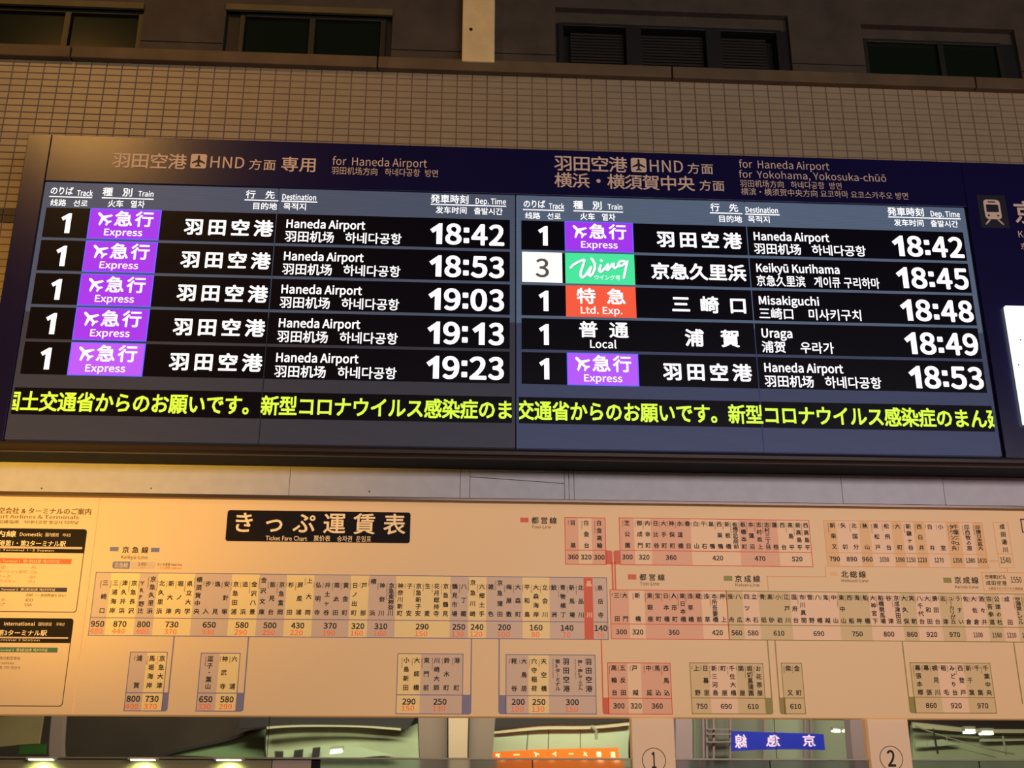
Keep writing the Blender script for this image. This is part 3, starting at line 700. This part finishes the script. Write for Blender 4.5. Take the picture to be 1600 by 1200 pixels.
m_ = MB(); a = (AX(1584.4,1010)+AX(1595,1094))/2; m_.rect(a, a+.0065, AZ(1595,1100), zb2, L2); m_.rect(a+.05, a+.5, AZ(1598,1036), AZ(1598,1035), L2)
m_.build('branch_line', l_green, fare)
# --- upper small Toei tables
lower((882.2,808.8), (945.5,809.3), 859.8, (884,881.6), (947,882), l_red, [(904.3,p_rose),(925.3,p_rosel)], [('目黒','Meguro',895.5),('白金台','Shirokanedai',916.6),('白金高輪','Shirokane-takanawa',936.8)],
      [('360',None,895.5),('320',None,915.8),('300',None,936.4)], 817, 852.3, 870.5, None, None, None, p_rose)
zq0, zq1 = AZ(950,881.8), AZ(950,860)
tabs = MB().poly(rrect(AX(946,871), AX(956.9,871), zq0, zq1, .012, 'c'), L2).poly(rrect(AX(958.6,871), AX(968.6,871), zq0, zq1, .012, 'd'), L2)
tabs.build('branch_tab', l_red, fare)
lower((968.3,809.2), (1263.2,813.2), 861.6, (968.6,883), (1270.3,885), l_red, [(991.9,p_rose),(1018.2,p_rosel),(1081.1,p_rose),(1156.9,p_rosel),(1217.5,p_rose)],
      [('芝公園','Shibakoen',980.7),('御成門','Onarimon',1000.4),('内幸町','Uchisaiwaicho',1012.8),('日比谷','Hibiya',1025.6),('大手町','Otemachi',1038.1),('神保町','Jimbocho',1050.8),('水道橋','Suidobashi',1063.6),('春日','Kasuga',1075.8),('白山','Hakusan',1088.6),('千石','Sengoku',1100.8),('巣鴨','Sugamo',1113),('西巣鴨','Nishi-sugamo',1125.7),('新板橋','Shin-itabashi',1138.3),('板橋区役所前','Itabashikuyakushomae',1150.4),('板橋本町','Itabashihoncho',1163.1),('本蓮沼','Motohasunuma',1175.3),('志村坂上','Shimurasakaue',1187.8),('志村三丁目','Shimurasanchome',1200.3),('蓮根','Hasune',1212.4),('西台','Nishidai',1224.8),('高島平','Takashimadaira',1237.1),('新高島平','Shin-takashimadaira',1249.5),('西高島平','Nishi-takashimadaira',1261.5)],
      [('300',None,980.3),('320',None,1006.5),('360',None,1048.7),('420',None,1121.5),('470',None,1187.4),('520',None,1245.4)], 819, 853.6, 872, None, None, None, p_rosel)
# --- Hokuso table
lower((1287,813.8), (1533,816), 864.8, (1293,885.5), (1545.5,887), l_sand, [(1311,p_sand),(1346,p_greenl),(1363.4,p_sand),(1397.4,p_greenl),(1414.4,p_sand),(1432,p_greenl),(1450.2,p_sand),(1483,p_greenl),(1505.4,p_sand),(1525.6,p_greenl)],
      [('新柴又','Shin-shibamata',1303.9),('矢切','Yagiri',1320.6),('北国分','Kita-kokubun',1337.7),('秋山','Akiyama',1354.9),('東松戸','Higashi-matsudo',1371.7),('松飛台','Matsuhidai',1388.6),('大町','Omachi',1405.9),('新鎌ヶ谷','Shin-kamagaya',1422.9),('西白井','Nishi-shiroi',1439.9),('白井','Shiroi',1456.6),('小室','Komuro',1473.6),('千葉ニュー/タウン中央','Chiba New Town Chuo',1491.5),('印西牧の原','Inzai-makinohara',1514.7),('印旛日本医大','Imba Nihon-idai',1532)],
      [('790',None,1304.2),('890',None,1331),('960',None,1355.2),('1030',None,1381.8),('1090',None,1406.6),('1150',None,1423.4),('1220',None,1441),('1270',None,1467.2),('1350',None,1495.9),('1380',None,1516.1),('1410',None,1534.1)], 822.5, 855.5, 874.6, None, None, None, p_sand)
m_ = MB(); z9 = AZ(1245, 901); a, b = AX(1199.6, 912), AX(1290, 895)
m_.rect(a-.003, b+.003, z9-.003, z9+.003, L2).rect(a-.003, a+.003, zt2, z9, L2).rect(b-.003, b+.003, z9, AZ(1290, 885), L2).build('branch_line', l_sand, fare)
# --- Narita boxes
m_ = MB(); x0 = (AX(1550.6,816.5)+AX(1562.8,887))/2; x1 = (AX(1574,816.7)+AX(1585,887.5))/2; a, b, c = AZ(1562,816.5), AZ(1568,865.3), AZ(1574,887)
frame(m_, x0, x1, c, a, .004, L2); m_.rect(x0, x1, b-.002, b+.002, L2); xm = (x0+x1)/2; m_.rect(xm-.003, xm+.003, AZ(1575,894.5), c, L2)
z4 = AZ(1553, 876.5); m_.rect(AX(1545.5,876), x0, z4-.003, z4+.003, L2)
x3 = (AX(1533.5,894.5)+AX(1538.3,923.8))/2; frame(m_, x3, x3+.30, AZ(1560,923), AZ(1560,894.5), .004, L2)
Gn = m_.build('fare_table', l_sand, fare)
m_ = MB(); vname(m_, '成田湯川', AX(1571,859), AZ(1567,823), AZ(1571,859)); m_.build('station_name', t_black, Gn)
T('adult_fare', '1540', (1563, 870.5, 1579.5, 880), L3, t_black, Gn, .01)
T('station_name', '空港第2ビル', (1539.5, 898, 1572, 904.8), L3, t_black, Gn, .016)
T('station_name', '成田空港', (1541, 907.5, 1572.5, 914.5), L3, t_black, Gn, .016, False)
T('adult_fare', '1550', (1579.5, 901, 1596, 910.5), L3, t_black, Gn, .01)
T('route_note', '※成田スカイアクセス線経由', (1545, 917.5, 1598, 921.5), L3, t_grey, Gn, 0)
x0, x1, z0, z1 = box_px((1596.5, 812, 1690, 832), L2)
m_ = MB(); frame(m_, x0, x1, z0, z1, .007, L2); m_.build('note_frame', t_grey, fare)
# --- line names
def legend(sws, m_sw, jp, en, bj, be):
    G = None
    for s in sws:
        x0, x1, z0, z1 = box_px(s, L1); G = MB().rect(x0, x1, z0, z1, L2).build('line_swatch', m_sw, fare)
    T('line_name', jp, bj, L3, t_black, fare, .02, False); T('line_name', en, be, L3, t_grey, fare, .0)
legend([(171.7,854.7,185.2,861.3), (235.9,855.9,249.2,862.5)], sw_blue, '京急線', 'Keikyū-Line', (191.2,854.2,231.8,864.2), (189.2,867.3,230.7,875.2))
legend([(812.8,808.8,825.8,816.2)], l_red, '都営線', 'Toei-Line', (830.8,808,869.8,818.4), (830.8,820.6,861.2,825.6))
legend([(981.2,897.3,994.3,905.5)], l_red, '都営線', 'Toei-Line', (999.5,896.8,1038.5,907), (1000,909,1029.8,914.6))
legend([(1131,899.8,1144.3,907.8)], l_green, '京成線', 'Keisei-Line', (1148.6,899,1187.6,909.6), (1149.2,911.3,1186.5,916.4))
legend([(1297,893,1308.5,900.4)], p_sand, '北総線', 'Hokusō-Line', (1314.5,892,1352.8,902.7), (1315,904.2,1356.7,909.6))
legend([(1474,902.5,1486.6,910.8)], l_green, '京成線', 'Keisei-Line', (1491.4,901.2,1528.8,911.8), (1492.5,914.4,1528.5,919.3))
x0, x1, z0, z1 = box_px((175.7,877.4,242.7,888.8), L1); xm = AX(202.8, 883)
kb = MB().poly(rrect(x0, x1, z0, z1, .012), L1).build('fare_key', p_lav, fare)
MB().poly(rrect(x0, xm, z0, z1, .012, 'ad'), L2).build('key_cap', sw_blue, kb)
T('key_text', '京急線', (179, 878.8, 200, 887), L3, p_lav, kb, .02, False)
T('adult_fare', '140', (216, 878.5, 228.5, 884), L3, t_grey, kb, .0); T('child_fare', '70', (218.5, 885, 226, 888), L3, t_orange, kb, 0)
T('key_text', 'おとな運賃 Adult Fare', (246, 879.5, 284.5, 884.2), L3, t_grey, fare, 0); T('key_text', 'こども運賃 Child Fare', (246, 884.8, 284.5, 889.2), L3, t_orange, fare, 0)

# ================================================================== AIRPORT GUIDE (left)
gd = MB().box(-4.4, xseam-.001, YF, -.048, zf0, zf1).build('airport_guide', p_paper, bevel=.002, label='cream airport terminal guide with two black headed boxes left of the fare chart', cat='sign')
def GT(name, s, b, m, bold=.0, fit=True, parent=None, y=None): return T(name, s, b, L4 if y is None else y, m, parent or gd, bold, fit)
GT('guide_title', '羽田空港 航空会社 & ターミナルのご案内', (-62, 793, 142.5, 803), t_grey, .012)
GT('guide_title', 'Haneda Airport Airlines & Terminals', (-70, 804, 123.5, 811.5), t_grey)
GT('guide_title', '羽田机场 航空公司 航站楼指南   하네다공항 항공사 터미널', (-80, 812.5, 122, 818), t_grey)
def gbox(tr, hb, bt, hdr_rows, bar, label):
    xr = at(tr[0], tr[1]+20, L2)[0]; zt_ = at(60, tr[1]+1, L2)[1]; zh = at(60, hb, L2)[1]; zb_ = at(60, bt, L2)[1]; x0 = -3.0
    m = MB().poly(rrect(x0, xr, zb_, zt_, .016), L1)
    G = m.build('guide_box', t_grey, gd, label=label)
    MB().poly(rrect(x0+.004, xr-.004, zb_+.004, zt_-.02, .014, 'ab'), L2).build('box_paper', p_paper, G)
    MB().poly(rrect(x0, xr, zh, zt_, .016, 'cd'), L3).build('box_header', sw_black, G)
    for s, b, bo in hdr_rows: T('header_text', s, b, L4, t_cream, G, bo)
    b, mm, s, tb = bar; x0, x1, z0, z1 = box_px(b, L3); B = MB().rect(x0, x1, z0, z1, L3).build('terminal_bar', mm, G); T('bar_text', s, tb, L4, t_cream, B, .0)
    return G
G = gbox((134, 825), 863.8, 956.6, [('国内線', (-22, 829, 25.5, 838.8), .02), ('Domestic', (31, 832, 66.5, 838), .015), ('国内航班', (71, 832.5, 92, 838.5), 0), ('국내선', (97.5, 833.5, 110.5, 838.5), 0),
          ('羽田空港第1・第2ターミナル駅', (-30, 844.2, 103, 853.4), .018), ('Haneda Airport Terminal 1･2 Station', (-60, 857.8, 84, 861.8), 0)],
         ((-40, 872.5, 111.9, 880.5), l_red, '第1ターミナル Terminal 1  第1航站楼 제1터미널', (-40, 874, 93, 879.3)), 'domestic terminal box with red and navy bars')
x0, x1, z0, z1 = box_px((-30, 853.8, 128.5, 857.3), L4); MB().rect(x0, x1, z0, z1, L4).build('header_rule', p_lav, G)
x0, x1, z0, z1 = box_px((-40, 917.5, 104.8, 924.3), L3); B = MB().rect(x0, x1, z0, z1, L3).build('terminal_bar', mat('bar_navy', (.03, .035, .12), .6), G)
T('bar_text', '第2ターミナル Terminal 2  第2航站楼 제2터미널', (-40, 918.8, 86, 923), L4, t_cream, B)
for s, b in (('日本航空', (-25, 883, 9, 888.5)), ('JAL', (48, 884, 57, 888.5)), ('日本トランスオーシャン航空', (-40, 890.5, 42, 895.5)), ('JTA', (47, 892, 57, 896.5)), ('スカイマーク', (-25, 898, 16, 903)), ('SKY', (45.5, 899.5, 56, 904)), ('スターフライヤー', (-30, 905.5, 25, 910.5)), ('SFJ', (44, 906.5, 54, 911))):
    T('airline_name', s, b, L4, l_red, G)
for s, b in (('ANA', (40.5, 927, 52, 932)), ('（一部国際線を含む）', (56, 928, 103, 932.5)), ('ADO', (39, 935, 51, 940)), ('エア・ドゥ', (-30, 934, 7, 939)), ('SNA', (38, 942.5, 49.5, 947.5)), ('ソラシドエア', (-30, 941.5, 7.5, 947))):
    T('airline_name', s, b, L4, t_grey, G)
G = gbox((113, 965), 1004.6, 1103.8, [('国際線', (-40, 967, -2, 977), .02), ('International', (6.5, 971.5, 54.5, 977.5), .015), ('国际航班', (60, 972.5, 81, 978), 0), ('국제선', (87.5, 973, 100.5, 978), 0),
          ('羽田空港第3ターミナル駅', (-45, 984, 73.5, 993.3), .018), ('Haneda Airport Terminal 3 Station', (-70, 998, 62, 1002.5), 0)],
         ((-40, 1011.4, 90, 1019.2), sw_green, '第3ターミナル Terminal 3  第3航站楼 제3터미널', (-40, 1012.8, 74, 1018)), 'international terminal box with a green bar')
x0, x1, z0, z1 = box_px((-30, 995, 106.5, 997.6), L4); MB().rect(x0, x1, z0, z1, L4).build('header_rule', p_lav, G)
for s, b in (('その他の航空会社', (-12, 1025.5, 32, 1031)), ('Other Airlines', (-14, 1033.8, 22, 1038)), ('其他航空公司 기타 항공사', (-30, 1040.5, 32, 1045.5))):
    T('airline_name', s, b, L4, t_grey, G)

# ================================================================== POLISHED BAND UNDER THE CHART
YM = -.045
zm1 = zf0; zm0 = sum(at(x, y, YM)[1] for x, y in ((5, 1182.5), (420, 1186), (820, 1188), (1300, 1185)))/4
def mirror_mat():
    m = mat('polished_steel', (.82, .79, .74), .012, metal=1.); nt = m.node_tree; b = nt.nodes['Principled BSDF']
    tc = nt.nodes.new('ShaderNodeTexCoord'); mp = nt.nodes.new('ShaderNodeMapping'); mp.inputs['Scale'].default_value = (1.0, 1, 1.6)
    n = nt.nodes.new('ShaderNodeTexNoise'); n.inputs['Scale'].default_value = 1.6; n.inputs['Detail'].default_value = 0
    nt.links.new(tc.outputs['Object'], mp.inputs['Vector']); nt.links.new(mp.outputs[0], n.inputs['Vector'])
    bp = nt.nodes.new('ShaderNodeBump'); bp.inputs['Strength'].default_value = 1.; bp.inputs['Distance'].default_value = .0035
    nt.links.new(n.outputs['Fac'], bp.inputs['Height']); nt.links.new(bp.outputs[0], b.inputs['Normal'])
    return m
mir_m = mirror_mat()
band = empty('mirror_band', (0, 0, 0), label='polished steel band under the fare chart reflecting the square', cat='mirror')
mx = [-3.2, at(22, 1155, YM)[0]-.0, at(419, 1155, YM)[0], at(1211.5, 1155, YM)[0], at(1607, 1155, YM)[0]+.4]
mx = [-4.4]+mx[2:]
for a, b in zip(mx, mx[1:]):
    MB().box(a+.0015, b-.0015, YM, YM+.02, zm0+.004, zm1+.01).build('mirror_panel', mir_m, band)
MB().box(-4.4, 6.3, YM+.02, YM+.04, zm0+.004, zm1+.01).build('band_backing', blackm, band)
ls = MB().box(-4.4, 6.3, YM-.02, YM+.02, zm0-.004, zm0+.004).build('trim_5', mat('beige_strip', (.45, .38, .26), .35, metal=.5), kind='structure')
# ticket machine header glass below the strip
dg = mat('smoked_glass', (.012, .022, .022), .04, spec=1.); dg.node_tree.nodes['Principled BSDF'].inputs['IOR'].default_value = 2.6
olive = mat('olive_panel', (.34, .29, .14), .5); beige = mat('beige_panel', (.55, .44, .33), .5)
hd = empty('ticket_machine_header', (0, 0, 0), label='olive, beige and smoked glass header over the ticket machines', cat='header')
zh1 = zm0-.004; zh0 = 1.35
def hx(x): return at(x, 1194, YM)[0]
MB().box(-4.4, hx(424), YM, YM+.02, zh0, zh1).build('olive_panel', olive, hd)
MB().box(hx(425.5), hx(486), YM-.002, YM+.02, zh0, zh1).build('beige_panel', beige, hd)
MB().box(hx(487), hx(499), YM+.004, YM+.02, zh0, zh1).build('end_post', blackm, hd)
gx = [500, 832, 1203, 1530, 1720]
for a, b in zip(gx, gx[1:]):
    MB().box(hx(a)+.003, hx(b)-.003, YM, YM+.02, zh0, zh1).build('glass_panel', dg, hd)
# three small lamps in the strip, left
for i, (x, lab) in enumerate(((65, 'first small lamp from the left in the beige strip'), (224, 'second small lamp from the left in the beige strip'), (358, 'third small lamp from the left in the beige strip, nearest the beige panel'))):
    X = at(x, 1186, YM-.03)[0]
    L = empty('strip_lamp', (X, YM-.03, zm0-.004), label=lab, cat='lamp', group='small lamps in the strip below the mirror band')
    MB().box(-.075, .075, -.012, .012, -.007, .006).build('lamp_housing', beige, L, bevel=.002)
    MB().box(-.06, .06, -.0135, .009, -.0095, -.0035).build('lamp_lens', lamp_m, L)
    lo = lamp('lamp_glow', 'SPOT', (X, YM-.07, zm0-.02), (X, YM+.02, zm0-.16), 5.0, (.8, 1., .42), shadow_soft_size=.02, spot_size=2.2, spot_blend=1.)

# machine number plates
YN = -.085
def numplate(n, xl0, xl1, cx, cy, label):
    a = (at(xl0[0], 1126, YN)[0]+at(xl0[1], 1198, YN)[0])/2; b = (at(xl1[0], 1126, YN)[0]+at(xl1[1], 1198, YN)[0])/2
    P = MB().box(a, b, YN, YM-.001, 1.55, zf0-.001).build('number_plate', paper('plate_cream_'+('one' if n == '1' else 'two'), (.74, .60, .46)), bevel=.002, label=label, cat='sign', group='ticket machine number plates')
    X, Z = at(cx, cy, YN); r = .0615
    MB().ring(X, Z, r-.0035, r, YN-.001).build('number_ring', t_black, P)
    m = MB(); 
    h = .083
    t_fit(m, n, X-(.012 if n == '1' else .021), X+(.012 if n == '1' else .021), Z-h/2, Z+h/2, YN-.001, .02, 4); m.build('plate_number', t_black, P)
    return P
numplate('1', (986.4, 989.5), (1052.5, 1056), 1021.8, 1188, 'cream plate with a circled number 1 below the red fare tables')
numplate('2', (1355, 1362), (1417.6, 1426.8), 1392.6, 1184.8, 'cream plate with a circled number 2 at the right below the fare chart')

# ================================================================== THE FAR SIDE OF THE SQUARE (seen in the mirror band)
YV = 8.0
def mv(px, py, Yv=YV): x, z = at(px, py, Yv); return x, z
def back(pts, y, th, name, m, parent=None, **kw):
    """slab whose mirror image covers these pixels; y = virtual distance behind the wall"""
    P = [mv(x, y_, y) for x, y_ in pts]; Yr = 2*YM-y
    return MB().slab(P, Yr-th, Yr).build(name, m, parent, **kw)
m_pale = mat('pale_green_panel', (.62, .66, .48), .5, noise=.05, nscale=2)
m_roof = mat('roof_underside', (.55, .56, .38), .6, noise=.2, nscale=1.5)
m_dark = mat('dark_fascia', (.035, .02, .025), .6)
m_creamf = mat('cream_edge', (.75, .62, .45), .5)
m_mauve = mat('mauve_column', (.40, .24, .29), .6)
m_grey = mat('grey_column', (.30, .19, .17), .6)
m_brown = mat('brown_board', (.30, .20, .10), .6, noise=.1, nscale=3)
m_gsign = mat('green_sign', (.03, .10, .01), .6)
m_steel = mat('painted_steel', (.42, .38, .30), .5)
m_bluec = mat('blue_banner', (.012, .02, .42), .6, em=(.01, .02, .42), es=.35)  # faint glow added in place of stronger light on the banner
m_orng = mat('orange_sign', (1., .20, .02), .5, em=(1., .16, .01), es=.45)
m_wtext = mat('white_lettering', (.9, .8, .85), .5, em=(1., .8, .9), es=.35)  # banner lettering, brightened by an added glow too
m_otext = mat('lit_lettering', (1., .9, .7), .5, em=(1., .85, .6), es=.9)
# pale building front
pb = empty('far_shopfront', (0, 0, 0), label='pale green panelled front with dark eaves reflected above the orange sign', cat='building')
ex_ = [776, 823, 852, 903, 990]
for a, b in zip(ex_, ex_[1:]):
    back([(a+.6, 1200), (b-.6, 1200), (b-.6, 1139), (a+.6, 1139)], 8.0, .05, 'wall_panel', m_pale, pb)
back([(776, 1140), (990, 1140), (990, 1134), (776, 1134)], 7.94, .03, 'cream_band', m_creamf, pb)
back([(776, 1134), (990, 1134), (990, 1112), (776, 1112)], 7.92, .03, 'dark_eaves', m_dark, pb)
P = [mv(*q, 7.7) for q in ((922, 1137), (932, 1142), (933, 1158))]; Yr = 2*YM-7.7
m = MB(); 
for p, q in zip(P, P[1:]): m.cyl((p[0], Yr, p[1]), (q[0], Yr, q[1]), .02)
m.build('drain_pipe', m_steel, pb)
os_ = back([(776, 1215), (976, 1215), (973, 1174), (776, 1178)], 7.6, .06, 'orange_sign', m_orng, label='orange shop sign with lit lettering reflected between the column and plate 1', cat='sign')
def rtext(s, px0, py0, px1, py1, yv, m, parent, bold=.02):     # lettering that faces the mirror, so it reads reversed in it
    x0, z1 = mv(px0, (py0+py1)/2, yv)[0], mv((px0+px1)/2, py0, yv)[1]; x1, z0 = mv(px1, (py0+py1)/2, yv)[0], mv((px0+px1)/2, py1, yv)[1]
    b = MB(); t_row(b, s, 0, x1-x0, z0, z1, 0, bold, 2); Yr = 2*YM-yv+.004
    b.v = [(x1-v[0], Yr, v[2]) for v in b.v]
    return b.build('sign_text', m, parent)
rtext('目標メートイード', 780, 1181, 968, 1190, 7.6, m_otext, os_)
bb_ = back([(1144, 1181), (1292, 1184), (1290, 1156), (1144, 1151)], 7.0, .03, 'blue_banner', m_bluec, label='blue banner with reversed white characters reflected left of plate 2', cat='banner')
rtext('京急線', 1150, 1157, 1275, 1178, 7.0, m_wtext, bb_, .02)
# column in the middle
cl = empty('square_column', (0, 0, 0), label='grey column with a cream centre plate reflected in the middle of the mirror band', cat='column')
back([(657, 1230), (776, 1230), (776, 1080), (657, 1080)], 7.0, .5, 'shaft', m_grey, cl)
back([(699, 1230), (736, 1230), (736, 1080), (699, 1080)], 6.95, .03, 'joint_plate', blackm, cl)
back([(701, 1230), (734, 1230), (734, 1080), (701, 1080)], 6.90, .03, 'cover_plate', mat('column_plate', (.72, .46, .35), .5), cl)
mc = back([(1052, 1230), (1077, 1230), (1077, 1080), (1052, 1080)], 7.2, .2, 'mauve_column', m_mauve, label='mauve column reflected directly right of plate 1', cat='column', group='mauve columns across the square')
mc = back([(1336, 1230), (1356, 1230), (1353, 1080), (1333, 1080)], 7.2, .2, 'mauve_column', m_mauve, label='mauve column reflected directly left of plate 2', cat='column', group='mauve columns across the square')
# glazed entrance between them
ge_ = empty('glazed_entrance', (0, 0, 0), label='glazed entrance with mauve frames reflected between the two number plates', cat='building')
back([(1078, 1230), (1200, 1230), (1200, 1080), (1078, 1080)], 9.0, .1, 'glazing', mat('grey_green_glazing', (.27, .25, .22), .3), ge_)
back([(1200, 1230), (1336, 1230), (1336, 1128), (1200, 1128)], 9.0, .1, 'soffit', mat('lit_soffit', (.42, .40, .33), .5), ge_)
for x in (1093, 1099, 1111, 1141, 1200, 1258, 1268): back([(x, 1230), (x+3, 1230), (x+2, 1080), (x-1, 1080)], 8.8, .06, 'frame_post', m_mauve, ge_)
for y in (1148, 1156, 1168): back([(1100, y+2), (1142, y+2), (1142, y), (1100, y)], 8.75, .05, 'frame_rail', m_mauve, ge_)
# roofs of the square, left
cr = empty('left_roof', (0, 0, 0), label='grey green roof underside with beams reflected left of the central column', cat='roof')
back([(420, 1230), (656, 1230), (656, 1124), (632, 1132), (420, 1136)], 8.6, .1, 'roof_panel', m_roof, cr)
back([(380, 1131), (640, 1132), (656, 1114), (380, 1114)], 8.45, .05, 'roof_fascia', m_dark, cr)
back([(420, 1135), (630, 1134), (630, 1131), (420, 1131.5)], 8.38, .05, 'roof_edge', m_creamf, cr)
back([(430, 1185), (620, 1185), (560, 1166), (500, 1160), (440, 1160)], 8.5, .05, 'roof_soffit', m_pale, cr)
for a, b in ((432, 443), (458, 470), (484, 495)): back([(a, 1173), (b, 1173), (b, 1161), (a, 1161)], 8.4, .05, 'roof_beam', m_dark, cr)
aw = back([(252, 1186), (418, 1186), (418, 1131), (398, 1137), (330, 1158)], 8.8, .06, 'green_awning', mat('awning_green', (.24, .33, .17), .6), label='pale green sloping awning reflected in the left part of the mirror band', cat='awning')
back([(252, 1186), (330, 1160), (398, 1139), (418, 1134), (418, 1129), (396, 1134), (326, 1155), (240, 1183)], 8.7, .05, 'awning_beam', m_dark, aw)
br = back([(-30, 1166), (61, 1163), (66, 1118), (-30, 1118)], 7.0, .05, 'brown_board', m_brown, label='brown board reflected at the left end of the mirror band', cat='board')
gs = back([(27, 1183), (71, 1183), (73, 1164), (29, 1166)], 6.9, .04, 'green_sign', m_gsign, label='dark green sign reflected under the brown board', cat='sign')
gc = back([(76, 1230), (97, 1230), (106, 1080), (84, 1080)], 7.3, .15, 'grey_column', m_grey, label='slim grey column reflected right of the brown board', cat='column')
wl = back([(-60, 1230), (420, 1230), (420, 1060), (-60, 1060)], 11.0, .1, 'far_wall', mat('dark_wall', (.085, .05, .04), .8, noise=.3, nscale=.8), label='dark brown wall reflected behind the awning', cat='wall')
# trussed roof, right
rr = empty('trussed_roof', (0, 0, 0), label='pale trussed roof with lamps reflected right of plate 2', cat='roof')
back([(1420, 1230), (1640, 1230), (1640, 1146), (1540, 1144), (1420, 1135)], 9.2, .1, 'roof_panel', m_roof, rr)
back([(1424, 1172), (1500, 1166), (1470, 1156), (1424, 1162)], 9.1, .03, 'roof_light_panel', m_pale, rr)
back([(1536, 1160), (1640, 1158), (1640, 1150), (1536, 1152)], 9.1, .03, 'roof_light_panel', m_pale, rr)
back([(1410, 1133), (1530, 1140), (1640, 1141), (1640, 1114), (1410, 1114)], 9.05, .05, 'roof_fascia', m_dark, rr)
back([(1420, 1139), (1530, 1145), (1640, 1146), (1640, 1141), (1530, 1140), (1420, 1133)], 8.98, .05, 'roof_edge', m_creamf, rr)
for p, q, w in (((1424, 1137), (1585, 1183), 2.0), ((1480, 1168), (1560, 1187), 1.2), ((1424, 1174), (1475, 1168), 1.2), ((1453, 1140), (1461, 1184), 3.5), ((1568, 1150), (1574, 1184), 2.6), ((1477, 1150), (1479, 1168), 1.6), ((1441, 1158), (1443, 1170), 1.4)):
    a, b = mv(*p, 8.3), mv(*q, 8.3); Yr = 2*YM-8.3; sc = w*.5*(8.3+6.2)/FPX
    MB().cyl((a[0], Yr, a[1]), (b[0], Yr, b[1]), sc).build('truss_bar', m_dark if w == 3.5 else m_steel, rr)
def rlamp(x, y, w, yv, lab):
    P = [mv(x-w, y, yv), mv(x+w, y, yv)]; Yr = 2*YM-yv; z = P[0][1]; cx = (P[0][0]+P[1][0])/2; r = (P[1][0]-P[0][0])/2
    o = empty('ceiling_lamp', (cx, Yr, z), label=lab, cat='lamp', group='ceiling lamps across the square')
    MB().box(-r*1.15, r*1.15, -.05, .045, .006, .05).build('lamp_housing', m_steel, o); MB().box(-r, r, -.045, .05, -.015, .022).build('lamp_lens', lamp_m, o)
rlamp(1517, 1144, 8, 7.9, 'left one of two bright ceiling lamps reflected right of plate 2')
rlamp(1544, 1146, 8, 7.9, 'right one of two bright ceiling lamps reflected right of plate 2')
rlamp(1311, 1150, 5.5, 7.9, 'left one of two small lamps reflected just left of plate 2')
rlamp(1329, 1149, 6, 7.9, 'right one of two small lamps reflected just left of plate 2')
rlamp(521, 1169.5, 9, 7.9, 'lone ceiling lamp reflected left of the central column')
